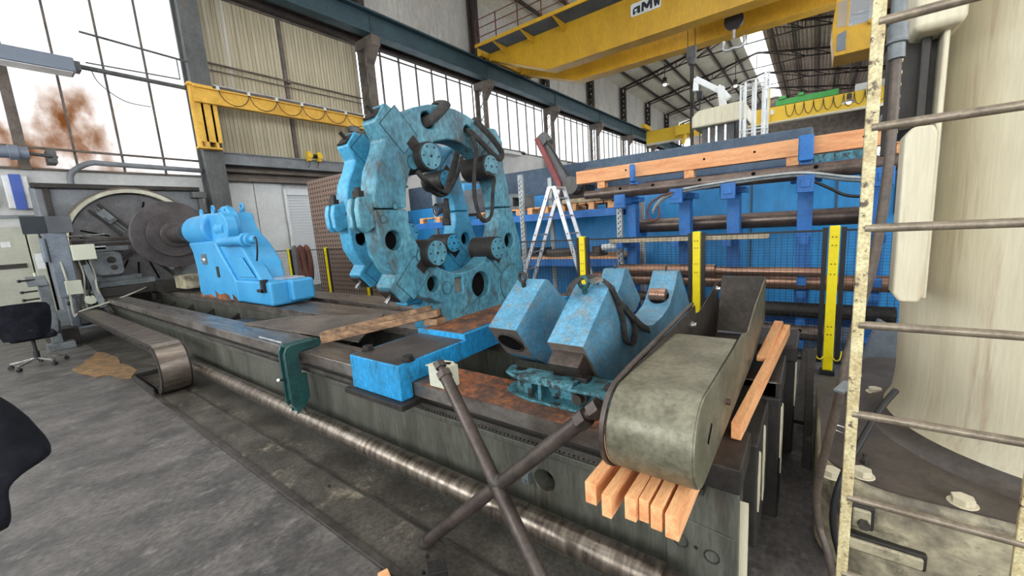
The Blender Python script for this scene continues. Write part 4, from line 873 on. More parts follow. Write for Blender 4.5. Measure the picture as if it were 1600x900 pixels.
def pipe(p, q, r, mat, label, hollow=True, holes=()):
    t = thing('steel_pipe', label, 'pipe', tuple(Vector(p)), 'pipes on the cantilever rack')
    MB().cyl(p, q, r, n=32).build('pipe_body', mat, t, bevel=.004)
    if hollow:
        p_ = Vector(p); q_ = Vector(q); d = (q_-p_).normalized()
        MB().cyl(q_+d*.0005, q_+d*.003, r*.8, n=24).build('bore', hole_m, t); MB().cyl(p_-d*.0005, p_-d*.003, r*.8, n=24).build('bore', hole_m, t)
    for s in holes:
        c = Vector(p).lerp(Vector(q), s); nrm = Vector((0, -.9, .45)).normalized()
        MB().cyl(c+nrm*(r-.002), c+nrm*(r+.002), .022, n=16).build('drilled_hole', hole_m, t)
    return t
pipe((-2.55, 5.72, 2.07), (.72, 5.72, 2.06), .085, pipe_m, 'long brown drilled pipe just under the orange timber on the rack', True, (.1, .24, .42, .6, .78))
tag(MB().cyl((-2.80, 5.72, 2.07), (-2.555, 5.72, 2.07), .06, n=24).build('pipe_spigot', pipe_m), 'narrower brown pipe end sticking out left of the long drilled pipe', 'pipe')
pipe((-2.30, 6.42, 1.545), (.62, 6.42, 1.53), .105, pipe_m, 'brown pipe lying behind the blue uprights above the mesh fence')
pipe((-2.25, 5.62, .955), (-.98, 5.62, .955), .075, copper, 'thick bronze pipe end lying top left behind the fence'); pipe((-.975, 5.62, .945), (.12, 5.62, .945), .055, copper, 'thinner bronze rod continuing right from the thick bronze pipe')
pipe((-2.85, 5.78, .80), (1.2, 5.78, .80), .09, copper, 'long bright bronze pipe low behind the mesh fence')
pipe((-1.6, 5.8, .46), (.75, 5.8, .46), .09, dark_m, 'black pipe lying second lowest on the rack behind the fence')
pipe((-1.2, 5.62, .23), (.2, 5.62, .23), .085, pipe_m, 'grey drilled pipe lowest behind the mesh fence', True, (.3, .8))
pipe((-3.1, 5.9, .52), (-1.7, 5.9, .52), .07, pipe_m, 'short brown pipe on the floor rack left of the strapped segment')
tm = thing('timber_beam', 'long orange timber lying on top of the cantilever rack', 'timber', (-1.1, 5.9, 2.2))
MB().box(-3.0, 1.0, 5.82, 5.98, 2.26, 2.45).build('beam', woodx_m, tm, bevel=.004)
for x in (-2.6, -1.35, -.22, .72): MB().box(x-.06, x+.06, 5.84, 5.96, 2.16, 2.26).build('spacer_block', wood_m, tm, bevel=.003)
for x in (-2.2, -1.16, -.6, .4): MB().cyl((x, 5.819, 2.37), (x, 5.816, 2.37), .014, n=10).build('bolt_hole', hole_m, tm)
m = MB()
tag(MB().box(-2.35, -.42, 5.50, 5.80, 1.345, 1.40).build('board_stack', cloth_w, bevel=.006), 'pale stack of boards on the rack just above the fence top', 'boards')
for i, lb in enumerate(('upper pale cable of the bundle draped along the drilled pipe', 'middle grey cable of the bundle draped along the drilled pipe', 'lowest black cable sagging at the right end of the drilled pipe')):
    dz = -.035*i; pts = [(-1.707, 5.45, 1.754), (-1.655, 5.5, 1.866), (-1.488, 5.55, 1.982), (-1.228, 5.6, 2.02), (-0.696, 5.6, 2.051), (-0.138, 5.6, 2.053), (0.248, 5.6, 1.964), (0.438, 5.6, 1.927)] if i < 2 else [(-0.024, 5.58, 2.023), (0.144, 5.57, 1.915), (0.253, 5.57, 1.844), (0.381, 5.57, 1.817), (0.444, 5.57, 1.849)]
    tag(MB().tube(spline([(p[0], p[1]-.015*i, p[2]+dz) for p in pts]), .016, 8).build('power_cable', (galv, grey_mach, black_m)[i]), lb, 'cable', 'cables on the rack')
m = MB().tube(spline([(-1.459, 5.5, 1.978), (-1.614, 5.42, 1.927), (-1.732, 5.4, 1.839), (-1.759, 5.4, 1.717), (-1.693, 5.4, 1.629), (-1.61, 5.4, 1.682), (-1.631, 5.42, 1.814)]), .014, 8)
tag(m.build('cable_coil', hosebr), 'red-brown cable loop hanging from the rack left of the first blue upright', 'cable')

# ------------------------------------------------------------------ pallet rack with its goods
pr = thing('pallet_rack', 'blue pallet rack with perforated grey posts behind the step ladder', 'shelf rack', (-4, 6.2, 0))
for x in (-2.34, -4.12, -5.62, -7.4):
    for y in (5.9, 6.9):
        po = MB().box(x-.04, x+.04, y-.03, y+.03, 0, 2.55 if x < -3 else 1.95).build('post', galv, pr)
        if y < 6:
            m = MB(); z = .1
            while z < (2.5 if x < -3 else 1.9): m.box(x-.018, x-.002, y-.0335, y-.03, z, z+.03); m.box(x+.010, x+.024, y-.0335, y-.03, z+.03, z+.055); z += .075
            m.build('post_perforation', dark_m, po)
for z in (1.80, 1.02):
    for a, b in ((-7.4, -5.66), (-5.58, -4.16), (-4.08, -2.38)):
        MB().box(a, b, 5.88, 5.93, z-.06, z+.06).build('shelf_beam', rackblue, pr, bevel=.004); MB().box(a, b, 6.87, 6.92, z-.06, z+.06).build('shelf_beam', rackblue, pr)
        if z < 1.5: MB().box(a, b, 5.9, 6.9, z+.06, z+.09).build('deck_board', wood_m, pr)
        else: MB().box(a, b, 5.94, 6.86, z+.03, z+.058).build('deck_board', rackblue, pr)
def pallet(x0, x1, y0, y1, z, label):
    t = thing('wooden_pallet', label, 'pallet', ((x0+x1)/2, (y0+y1)/2, z), 'pallets on the rack')
    n = 5
    for i in range(n):
        xx = x0+(x1-x0)*i/n; MB().box(xx, xx+(x1-x0)/n-.03, y0, y1, z+.09, z+.115).build('deck_slat', wood_m, t)
    for xx in (x0+.05, (x0+x1)/2, x1-.05):
        for yy in (y0+.06, y1-.06): MB().box(xx-.05, xx+.05, yy-.06, yy+.06, z, z+.09).build('pallet_block', wood_m, t)
pallet(-5.2, -4.2, 5.95, 6.75, 1.86, 'wooden pallet under the small blue casting left of the perforated post'); pallet(-4.05, -3.3, 5.95, 6.75, 1.86, 'wooden pallet behind the top of the step ladder')
pallet(-3.2, -2.45, 5.95, 6.75, 1.86, 'wooden pallet under the long wrapped boards'); pallet(-6.9, -5.75, 5.95, 6.75, 1.86, 'wooden pallet seen through the rings')
tag(MB().box(-3.35, -2.4, 5.93, 6.5, 1.977, 2.05).build('wrapped_boards', cloth_w, bevel=.02), 'long pale wrapped boards on the pallet right of the step ladder', 'boards')
cs = thing('box_casting', 'sky-blue casting with a dark open square end on the pallet', 'casting', (-4.6, 6.2, 1.98))
MB().box(-4.85, -4.45, 6.05, 6.6, 1.977, 2.25).build('casting_body', tail_m, cs, bevel=.02)
MB().prism([(-4.45, 1.977), (-4.18, 1.99), (-4.18, 2.22), (-4.45, 2.27)], 'y', 6.0, 6.4, holes=[[(-4.39, 2.03), (-4.24, 2.03), (-4.24, 2.17), (-4.39, 2.19)]]).build('open_frame', grey_mach, cs, bevel=.006)
MB().box(-4.40, -4.22, 6.3, 6.32, 2.0, 2.2).build('inner_plate', way_rust, cs)
tag(MB().box(-6.25, -5.75, 6.2, 6.7, 1.98, 2.62).build('machine_cover', tail_m, bevel=.04), 'bright blue machine cover on the shelf seen inside the front ring', 'cover')
m = MB()
for i in range(5): m.torus((-6.4+.03*i, 6.0+.02*i, 2.13+.01*i), (.2, 1, .1*i), .12-.008*i, .014, 20, 6)
tag(m.build('cable_coil', black_m), 'black coiled cables on the shelf seen inside the front ring', 'cable')
tag(MB().box(-5.7, -5.35, 6.1, 6.5, 1.98, 2.45).build('control_box', grey_mach, bevel=.01), 'grey box on the shelf right of the bright blue cover', 'box')
def disc(x, y, z, r, h, mat, label): return tag(MB().cyl((x, y, z), (x, y, z+h), r, n=32).build('round_flange', mat, bevel=.006), label, 'flange', 'goods on the lower shelf')
disc(-2.85, 6.15, 1.11, .17, .05, iron_m, 'wide flat flange on the lower shelf right of the ladder'); disc(-2.82, 6.15, 1.1605, .10, .10, iron_m, 'small round hub stacked on the wide flange')
disc(-3.55, 6.2, 1.11, .28, .06, rack_m, 'large dark flange on the lower shelf behind the ladder legs'); disc(-3.55, 6.2, 1.171, .26, .05, steel_brown, 'brown disc stacked on the large dark flange')
tag(MB().box(-5.1, -4.75, 6.0, 6.5, 1.11, 1.40).build('wooden_crate', steel_brown, bevel=.005), 'brown crate at the left end of the lower shelf beside the front ring', 'crate')
tag(MB().box(-4.5, -3.95, 6.05, 6.6, 1.11, 1.15).box(-4.45, -3.98, 6.05, 6.6, 1.15, 1.24).build('plate_stack', dark_m), 'dark stack of plates on the lower shelf left of the large flange', 'plates')
tag(MB().cyl((-2.5, 5.6, 1.28), (-2.25, 5.6, 1.30), .045, n=16).build('plastic_bundle', white_m), 'crumpled pale bundle left of the board stack', 'bundle')

# ------------------------------------------------------------------ blue machine bed behind the racks
bb = thing('planer_bed', 'long bright blue machine body with slate-blue upper casting behind the racks', 'machine', (-2.5, 7.8, 0))
MB().box(-9.0, 1.6, 7.35, 8.4, 0, 2.28).build('blue_body', bigblue, bb, bevel=.02)
MB().prism([(-9.0, 2.28), (-.05, 2.28), (-.05, 2.80), (-9.0, 2.88)], 'y', 7.45, 8.2).build('upper_casting', bigtop, bb, bevel=.03)
MB().prism([(-.04, 2.28), (.65, 2.28), (.60, 2.42), (-.04, 2.45)], 'y', 7.5, 8.0).build('end_casting', teal_m, bb, bevel=.02)
for x in (-.78, .25, -4.4): MB().box(x-.012, x+.012, 7.335, 7.35, .1, 2.2).build('panel_seam', bigtop, bb)
MB().box(.85, 1.15, 7.3, 7.5, 1.5, 2.1).build('terminal_block', dark_m, bb, bevel=.02)
tag(MB().cyl((.2, 7.7, 2.5), (.6, 7.7, 2.5), .07, n=16).box(.5, .8, 7.65, 7.8, 2.45, 2.6).build('feed_motor', grey_mach), 'small grey motor on the blue machine under the orange timber end', 'motor')

# ------------------------------------------------------------------ aluminium step ladder
sl = thing('step_ladder', 'tall aluminium A-frame step ladder standing behind the mesh fence', 'step ladder', (-3.3, 5.55, 0))
def ext(p, q): p = Vector(p); q = Vector(q); t = p.z/(p.z-q.z); return p, p+(q-p)*t
for (pt, pb) in (((-3.22, 2.22), (-4.14, 0)), ((-3.14, 2.22), (-2.50, 0))):
    for y, dy in ((5.36, -.02), (5.66, .06)):
        T = Vector((pt[0], y, pt[1])); B = Vector((pb[0], y+dy, pb[1])); MB().bar(T, B, .028, .062, up=(1, 0, .4)).build('rail', alu, sl, bevel=.003)
        for k in range(8):
            c = T.lerp(B, (k+.6)/8.2); MB().cyl((c.x, c.y-.0155, c.z), (c.x, c.y-.0165, c.z), .011, n=8).build('rivet', dark_m, sl) if y < 5.5 else None
    for k in range(8):
        s_ = (k+.6)/8.2; x = pt[0]+(pb[0]-pt[0])*s_; z = pt[1]*(1-s_); MB().box(x-.02, x+.02, 5.35-.02*s_, 5.67+.06*s_, z-.012, z+.012).build('rung', alu, sl)
MB().box(-3.24, -3.12, 5.34, 5.68, 2.20, 2.235).build('top_hinge', alu, sl, bevel=.004)

# ------------------------------------------------------------------ hinged arm with a red bar
ar = thing('red_boom', 'slanting machine arm with a dull red bar above the step ladder', 'arm', (-3.9, 6.9, 2.3))
MB().bar((-4.365, 6.9, 3.33), (-3.894, 6.9, 2.356), .10, .08, up=(0, 1, 0)).build('red_bar', redbar, ar, bevel=.008)
MB().bar((-4.269, 7, 3.301), (-3.693, 7, 2.242), .12, .12, up=(0, 1, 0)).cyl((-4.324, 7, 3.359), (-4.188, 7, 3.192), .13, n=20).build('arm_housing', steel_grey, ar, bevel=.01)
MB().cyl((-3.62, 6.75, 2.35), (-3.62, 7.1, 2.35), .16, n=28).cyl((-3.35, 6.9, 2.5), (-2.9, 6.9, 2.47), .13, n=24).build('pivot', steel_grey, ar, bevel=.01)
MB().tube(spline([(-4.262, 6.95, 3.365), (-4.019, 6.85, 3.076), (-3.764, 6.8, 2.686), (-3.456, 6.8, 2.236)]), .02, 8).build('hose', black_m, ar)
MB().box(-4.0, -3.4, 6.95, 7.34, 1.95, 2.35).build('mount', dark_m, ar)

# ------------------------------------------------------------------ milling head, white arm and cage beyond
mh = thing('milling_head', 'cream milling head on a dark column beyond the blue machine', 'machine head', (-1.8, 10.5, 0))
MB().prism([(-2.28, 3.56), (-1.2, 3.56), (-1.2, 3.86), (-1.3, 3.95), (-2.15, 3.92), (-2.28, 3.8)], 'y', 10.1, 11.0).build('head_cover', cream_m, mh, bevel=.04, seg=3)
MB().box(-2.1, -1.45, 10.3, 10.9, 0, 3.56).build('column', steel_grey, mh); MB().box(-1.42, -1.25, 10.2, 10.8, 2.9, 3.56).build('bellows', black_m, mh)
for x in (-1.95, -1.8, -1.62): MB().box(x-.02, x+.02, 10.26, 10.3, 2.9, 3.56).build('slide_rail', chrome, mh)
wa = thing('davit_arm', 'small white jib davit standing on the cream milling head', 'davit', (-1.7, 10.5, 3.93))
MB().bar((-1.70, 10.5, 3.93), (-1.76, 10.5, 4.40), .20, .13, up=(1, 0, 0)).bar((-1.60, 10.5, 4.12), (-1.82, 10.5, 4.42), .13, .12, up=(0, 1, 0)).build('davit_post', white_m, wa, bevel=.01)
MB().bar((-1.74, 10.5, 4.30), (-2.28, 10.5, 4.70), .12, .11, up=(0, 1, 0)).bar((-2.26, 10.5, 4.72), (-2.28, 10.5, 4.44), .10, .11, up=(1, 0, 0)).build('davit_boom', white_m, wa, bevel=.01)
cg = thing('ladder_cage', 'white tubular ladder safety cage between milling head and yellow crane', 'cage', (-1.05, 10.0, 3.0))
cx_, cy_ = -1.06, 10.0
for z in (3.28, 4.14, 4.22): MB().torus((cx_, cy_, z), (0, 0, 1), .24, .012, 28, 8).build('hoop', white_m, cg)
for k in range(8):
    a = k*PI/4+.2; MB().box(cx_+.24*math.cos(a)-.02, cx_+.24*math.cos(a)+.02, cy_+.24*math.sin(a)-.008, cy_+.24*math.sin(a)+.008, 2.6, 4.2+(.15 if k in (0, 7) else 0)).build('cage_bar', white_m, cg)
tag(MB().box(-2.4, -.2, 9.6, 11.2, 2.9, 2.96).box(-2.3, -.3, 9.7, 11.1, 0, 2.9).build('machine_platform', steel_grey), 'dark platform under the white cage behind the slate-blue casting', 'platform')

# ------------------------------------------------------------------ main overhead crane
oc = thing('overhead_crane', 'big yellow double-girder overhead crane spanning the hall', 'crane', (-4.5, 19, 10.2))
def girder(y0, y1, zb):
    return [(-13.7, 10.5), (-13.7, 10.1), (-13.4, 10.08), (-10.2, zb), (.9, zb), (4.2, 10.08), (4.6, 10.1), (4.6, 10.5)]
MB().prism(girder(0, 0, 8.80), 'y', 17.5, 18.05).build('girder', yellow_m, oc, bevel=.02)
MB().prism(girder(0, 0, 8.95), 'y', 20.3, 20.85).build('girder', yellow_m, oc, bevel=.02)
for y in (17.5, 20.3):
    MB().prism([(-13.4, 10.07), (-10.2, (8.79 if y < 18 else 8.94)), (.9, (8.79 if y < 18 else 8.94)), (4.2, 10.07), (4.2, 10.04), (.9, (8.75 if y < 18 else 8.90)), (-10.2, (8.75 if y < 18 else 8.90)), (-13.4, 10.04)], 'y', y-.06, y+.61).build('bottom_flange', yellow_m, oc)
for x in (-13.95, 4.6): MB().box(x-.02, x+.22, 16.9, 21.6, 10.22, 10.62).build('end_carriage', yellow_m, oc, bevel=.02)
for x, y in ((-13.84, 17.3), (-13.84, 21.2), (4.71, 17.3), (4.71, 21.2)): MB().cyl((x-.05, y, 10.36), (x+.07, y, 10.36), .17, n=24).build('wheel', dark_m, oc)
MB().box(-13.6, 4.5, 16.3, 16.36, 10.36, 10.5).build('walkway_edge', yellow_m, oc)
MB().box(-13.6, 4.5, 16.36, 17.48, 10.42, 10.45).build('walkway_plate', bigtop, oc)
for x in (-12.6, -11.0, -9.3, -4.4, -2.2, 0.2, 2.4): MB().prism([(16.36, 10.42), (17.5, 10.42), (17.5, 10.1)], 'x', x, x+.07).build('bracket', yellow_m, oc)
rl = []
x = -13.5; rm = dark_m
railm = M('red_brown_railing', (96, 48, 44), None, .7, 0, 3)
while x < 4.5: MB().box(x-.02, x+.02, 16.3, 16.34, 10.5, 11.55).build('railing_post', railm, oc); x += 1.25
for z in (10.75, 11.15, 11.53): MB().box(-13.5, 4.4, 16.3, 16.33, z-.015, z+.015).build('railing_bar', railm, oc)
sg = MB().prism(rrect(-6.25, -5.05, 9.66, 10.13, .08, 4), 'y', 17.46, 17.5).build('sign_plate', white_m, oc)
# the letters  A M W  in slab capitals
def letter(polys): 
    for p in polys: MB().prism([(-6.15+a, 9.72+b) for a, b in p], 'y', 17.445, 17.46).build('letter', black_m, oc)
letter([[(0, 0), (.09, 0), (.09, .06), (.19, .06), (.19, 0), (.29, 0), (.29, .27), (.06, .25), (0, .18)]])
letter([[(.34, 0), (.43, 0), (.44, .18), (.53, .06), (.60, .06), (.68, .20), (.68, 0), (.77, 0), (.77, .35), (.66, .35), (.565, .2), (.46, .33), (.36, .33)]])
letter([[(.81, .33), (.86, .02), (.92, .02), (.95, .12), (.99, .02), (1.04, .02), (1.08, .35), (1.01, .35), (.99, .2), (.97, .33), (.92, .33), (.90, .2), (.88, .33)]])
MB().box(-6.08, -5.98, 17.443, 17.45, 9.81, 9.90).build('letter_counter', white_m, oc)
MB().box(-4.6, -.8, 18.2, 20.2, 10.5, 11.2).build('trolley', yellow_m, oc, bevel=.03)
cb = MB().prism([(.30, 5.98), (1.35, 5.98), (1.35, 7.6), (.30, 7.6), (.22, 6.7)], 'y', 16.2, 17.4, holes=[[(.62, 6.72), (1.12, 6.72), (1.12, 7.42), (.62, 7.42)]]).build('cab', yellow_m, oc, bevel=.02)
MB().box(.60, 1.14, 16.19, 16.21, 6.70, 7.44).build('cab_window', cabglass, cb)
MB().prism([(.36, 6.1), (.56, 6.1), (.56, 6.62), (.36, 6.55)], 'y', 16.17, 16.2).build('cab_side_pane', slate_sheet, cb)
MB().box(.34, .56, 16.18, 16.2, 6.75, 7.45).build('cab_window', cabglass, cb)
MB().box(1.3, 1.42, 16.2, 16.28, 6.0, 8.8).box(.3, .38, 17.3, 17.38, 7.5, 8.9).build('cab_hanger', yellow_m, cb); MB().sphere((1.1, 16.15, 6.68), .08, 8).build('cab_lamp', jib_m, cb)
hb = MB().cyl((-2.75, 18.9, 8.9), (-2.75, 19.05, 8.9), .34, n=28).box(-2.95, -2.55, 18.88, 19.08, 8.85, 10.6).build('hook_block', black_m, oc)
MB().cyl((-2.75, 18.97, 8.6), (-2.75, 18.97, 8.25), .06, n=12).tube(spline([(-3.10, 18.97, 8.25), (-3.12, 18.97, 8.0), (-2.95, 18.97, 7.88), (-2.75, 18.97, 7.92), (-2.55, 18.97, 7.88), (-2.38, 18.97, 8.0), (-2.40, 18.97, 8.25)]), .065, 10).build('hook', alu, hb)
hb = MB().box(-4.45, -4.1, 18.8, 19.1, 7.95, 8.4).cyl((-4.27, 18.95, 7.7), (-4.27, 18.95, 7.95), .12, .2, n=16).build('small_hook_block', steel_grey, oc, bevel=.03)
for x in (-4.42, -4.14): MB().cyl((x, 18.95, 8.4), (x, 18.95, 10.6), .015, n=6).build('hoist_rope', black_m, oc)
for x in (-4.3, -4.22): MB().cyl((x, 18.95, 4.0), (x, 18.95, 7.7), .035, n=8).build('hanging_chain', dark_m, oc)
MB().cyl((-3.95, 18.95, 4.0), (-3.95, 18.95, 7.0), .02, n=8).box(-4.05, -3.85, 18.85, 19.05, 6.3, 6.6).build('pendant_control', black_m, oc)

# ------------------------------------------------------------------ far crane
fc2 = thing('far_crane', 'bright yellow single-girder crane with green trolley in the far bay', 'crane', (-4, 42, 9.4))
MB().box(-13.7, 4.7, 42, 42.5, 8.75, 9.95).build('girder', yellow2, fc2, bevel=.02)
MB().box(-13.7, 4.7, 41.9, 42.6, 8.66, 8.76).build('bottom_flange', cream_m, fc2)
MB().box(-2.9, 1.2, 42.1, 43.2, 10.0, 10.45).box(-2.7, -2.2, 42.0, 42.6, 10.45, 10.7).box(-1.4, -1.0, 42.0, 42.6, 10.45, 10.7).build('trolley', green_m, fc2, bevel=.03)
m = MB()
for i in range(10):
    x = -2.2+i*.62; m.tube([(x+.31-.31*math.cos(PI*k/6*1), 41.93, 9.9-.95*math.sin(PI*k/6)) for k in range(7)], .025, 6)
o = m.build('festoon_cable', black_m, fc2)
MB().box(2.2, 4.4, 42.2, 42.8, 10.0, 10.5).build('control_cabinet', white_m, fc2)
MB().box(-3.6, -3.0, 41.9, 41.95, 9.35, 9.75).build('rating_plate', white_m, fc2)
MB().box(-3.35, -3.25, 41.6, 41.7, 8.6, 11.4).box(-3.75, -3.65, 41.6, 41.7, 8.6, 11.4).build('access_ladder', yellow2, fc2)
MB().box(-13.9, -13.6, 41.2, 43.4, 10.2, 10.6).box(4.6, 4.9, 41.2, 43.4, 10.1, 10.5).each('end_carriage', yellow2, fc2)
MB().box(-10.8, -9.2, 41.5, 42, 9.0, 9.9).cyl((-10.2, 41.7, 8.2), (-9.9, 41.7, 9.0), .2, n=12).build('hoist', yellow2, fc2)

# ------------------------------------------------------------------ jib crane on the first column
jb = thing('jib_crane', 'yellow wall jib crane bolted to the first column with cable loops and red hoist', 'jib crane', (-14.1, 4.7, 5.3))
MB().box(-14.28, -14.02, 4.55, 4.62, 4.5, 6.2).box(-14.28, -14.02, 4.78, 4.85, 4.5, 6.2).cyl((-14.1, 4.40, 4.5), (-14.1, 4.40, 6.25), .07, n=14).box(-14.2, -13.95, 4.3, 4.9, 6.15, 6.2).box(-14.2, -13.95, 4.3, 4.9, 4.45, 4.5).build('mast', jib_m, jb, bevel=.008)
MB().box(-14.06, -14.02, 4.4, 4.95, 4.65, 5.75).build('gusset', jib_m, jb, bevel=.008)
MB().box(-14.02, -13.98, 4.4, 10.2, 5.72, 6.12).box(-14.1, -13.9, 4.4, 10.2, 6.10, 6.14).box(-14.1, -13.9, 4.4, 10.2, 5.70, 5.74).build('boom', jib_m, jb, bevel=.004)
MB().cyl((-13.88, 4.9, 6.22), (-13.88, 10.1, 6.22), .025, n=8).build('cable_rail', alu, jb)
for i in range(6):
    y = 5.0+i*.8; MB().tube([(-13.86, y+.4-.4*math.cos(PI*k/8), 6.15-.42*math.sin(PI*k/8)) for k in range(9)], .012, 6).build('festoon_loop', dark_m, jb); MB().box(-13.92, -13.84, y-.03, y+.03, 6.1, 6.2).build('cable_runner', white_m, jb)
MB().box(-14.12, -13.88, 9.1, 9.5, 5.55, 5.75).cyl((-14.0, 9.3, 5.3), (-14.0, 9.3, 5.55), .10, n=14).build('trolley', grey_mach, jb, bevel=.01)
MB().cyl((-14.0, 9.3, 5.18), (-14.0, 9.3, 5.3), .2, n=20).box(-14.1, -13.9, 9.1, 9.5, 5.05, 5.18).build('hoist_drum', red_m, jb)
tr = thing('beam_trolley', 'small yellow two-wheel trolley with hooks sitting on the grey wall beam', 'trolley', (-14.4, 7.85, 4.5))
for y in (7.66, 8.02): MB().box(-14.5, -14.3, y-.06, y+.06, 4.42, 4.75).cyl((-14.28, y, 4.6), (-14.24, y, 4.6), .10, n=16).build('side_plate', yellow2, tr, bevel=.02)
MB().cyl((-14.4, 7.7, 4.6), (-14.4, 8.0, 4.6), .07, n=14).build('axle', dark_m, tr)
for y in (7.68, 8.0): MB().tube([(-14.42, y, 4.45), (-14.38, y-.02, 4.3), (-14.4, y-.08, 4.2)], .02, 6).build('hook', iron_m, tr)
wl = 0
for y, z, lb in ((19.8, 5.95, 'white wall lamp bracket left of the step ladder top, beneath the second window bay'), (27.5, 5.8, 'white wall lamp bracket below the third window bay'), (35, 5.8, 'white wall lamp bracket below the fourth window bay, farthest')):
    t = thing('wall_lamp', lb, 'lamp', (-14.3, y, z), 'wall lamps under the window bays')
    MB().box(-15, -14.1, y+1.1, y+1.2, z-.1, z+.0).box(-14.4, -14.2, y-.9, y+1.2, z+.0, z+.08).build('bracket', steel_grey, t); MB().prism([(-14.6, z-.22), (-14.0, z-.22), (-14.2, z), (-14.4, z)], 'y', y-.9, y+.7).build('lamp_shade', white_m, t)

# ------------------------------------------------------------------ left side: lamp, pipes, sign, cabinets
fl = thing('strip_lamp', 'long grey strip lamp housing hanging in front of the left window', 'lamp', (-13.7, 1.0, 6.0))
MB().prism([(-13.95, 5.78), (-13.45, 5.78), (-13.52, 6.1), (-13.88, 6.1)], 'y', -.9, 2.1).build('housing', lampw, fl, bevel=.02); MB().box(-13.9, -13.5, -.85, 2.05, 5.765, 5.78).build('diffuser', white_m, fl)
MB().box(-13.85, -13.55, 2.1, 2.2, 5.85, 6.05).cyl((-13.7, 2.2, 5.98), (-14.3, 4.58, 6.12), .055, n=12).build('support_arm', steel_grey, fl, bevel=.006)
MB().cyl((-14.2, 2.4, 6.95), (-14.3, 4.58, 6.85), .028, n=8).cyl((-14.2, 2.4, 6.26), (-14.25, 4.25, 6.32), .018, n=8).cyl((-14.25, 4.25, 6.32), (-14.25, 4.25, 6.86), .014, n=8).build('stay_rod', steel_grey, fl)
MB().tube(spline([(-13.8, 2.4, 6.0), (-13.8, 2.5, 5.7), (-13.85, 2.9, 5.4), (-13.85, 3.4, 5.35)]), .010, 6).build('loose_wire', black_m, fl)
mt = thing('motor_unit', 'grey cylindrical motor unit on a rail in front of the stained window', 'motor', (-14.2, .6, 4.05))
MB().cyl((-14.2, -.4, 4.03), (-14.2, 1.15, 4.03), .13, n=20).cyl((-14.2, .2, 4.03), (-14.2, .6, 4.03), .17, n=20).cyl((-14.2, .85, 4.03), (-14.2, 1.0, 4.03), .16, n=20).build('motor_body', lampw, mt, bevel=.01)
MB().cyl((-14.2, 1.15, 4.03), (-14.6, 1.6, 4.05), .04, n=10).box(-15, -14.5, 1.45, 1.6, 3.9, 4.2).build('bracket', steel_grey, mt)
sn = thing('info_panel', 'white wall panel with a tall blue stripe beside the headstock', 'panel', (-14.9, .93, 3.2))
MB().box(-14.98, -14.84, .70, 1.08, 2.86, 3.62).build('panel_body', white_m, sn, bevel=.02); MB().box(-14.84, -14.80, .80, .98, 2.84, 3.64).build('blue_front', bluepl, sn, bevel=.01)
tag(MB().box(-14.98, -14.84, .10, .55, 2.9, 3.4).build('wall_box', white_m, bevel=.02), 'plain white wall box left of the blue-striped panel', 'box')
cbn = thing('control_cabinet', 'large beige control cabinet against the wall at the left edge', 'cabinet', (-14.6, .1, 0))
MB().box(-14.95, -14.3, -1.2, .80, 0, 2.42).build('cabinet_body', cabin_m, cbn, bevel=.01)
MB().box(-14.3, -14.29, .42, .56, 1.98, 2.10).build('meter', white_m, cbn); MB().box(-14.3, -14.28, .10, .72, 1.50, 1.60).build('switch_strip', dark_m, cbn)
cb2 = thing('control_cabinet', 'narrow beige cabinet with a paper notice, right of the larger one', 'cabinet', (-14.6, .9, 0))
MB().box(-14.95, -14.3, .82, 1.0, 0, 2.42).box(-14.3, -14.0, .82, .98, 0, 2.2).build('cabinet_body', cabin_m, cb2, bevel=.01); MB().box(-14.0, -13.99, .84, .97, 1.45, 1.8).build('paper_notice', white_m, cb2)

# ------------------------------------------------------------------ carriage with its control post
ca = thing('tool_carriage', 'cluttered grey tool carriage with gearbox and slides in front of the face plate', 'carriage', (-12, 1.8, .79))
MB().box(-12.55, -11.75, 1.35, 2.65, .785, .98).build('saddle', bed_dark, ca, bevel=.02)
MB().box(-12.45, -11.95, 1.45, 2.4, .98, 1.10).box(-12.3, -12.0, 1.55, 2.2, 1.10, 1.2).build('cross_slide', grey_mach, ca, bevel=.015)
MB().box(-12.4, -12.0, 1.0, 1.45, .25, .9).box(-12.3, -11.85, .75, 1.4, .3, .62).build('apron', grey_mach, ca, bevel=.02)
MB().prism([(y, z) for y, z in rrect(1.46, 1.90, 1.24, 1.72, .1, 5)], 'x', -12.15, -11.75).build('gearbox', grey_mach, ca, bevel=.02, seg=3)
MB().cyl((-11.75, 1.72, 1.56), (-11.68, 1.72, 1.56), .065, n=20).cyl((-11.75, 1.74, 1.40), (-11.70, 1.74, 1.40), .05, n=16).build('knob', dark_m, ca, bevel=.006)
for (y0, y1, z0, z1, mt_) in ((1.25, 2.15, 1.96, 2.03, iron_m), (1.3, 2.2, 1.86, 1.92, dark_m), (1.3, 2.1, 1.74, 1.84, grey_mach), (1.35, 1.75, 1.78, 1.86, alu)):
    MB().box(-12.35, -12.15, y0, y1, z0, z1).build('tool_bar', mt_, ca, bevel=.008)
MB().box(-12.35, -12.1, 1.25, 1.45, .98, 2.0).build('tool_post', dark_m, ca, bevel=.01)
MB().cyl((-11.75, .95, 2.06), (-12.0, 1.75, 2.10), .012, n=8).build('guard_rod', chrome, ca)
for i, (y, z) in enumerate(((1.1, .95), (1.25, .86), (1.0, .78), (1.38, .92))): MB().cyl((-12.0, y, z), (-11.6, y-.02, z), .03, n=12).sphere((-11.58, y-.02, z), .04, 6).build('lever', chrome if i % 2 else dark_m, ca)
MB().cyl((-11.62, 1.28, .80), (-11.54, 1.28, .80), .09, n=20).build('hand_wheel', creambox, ca, bevel=.01)
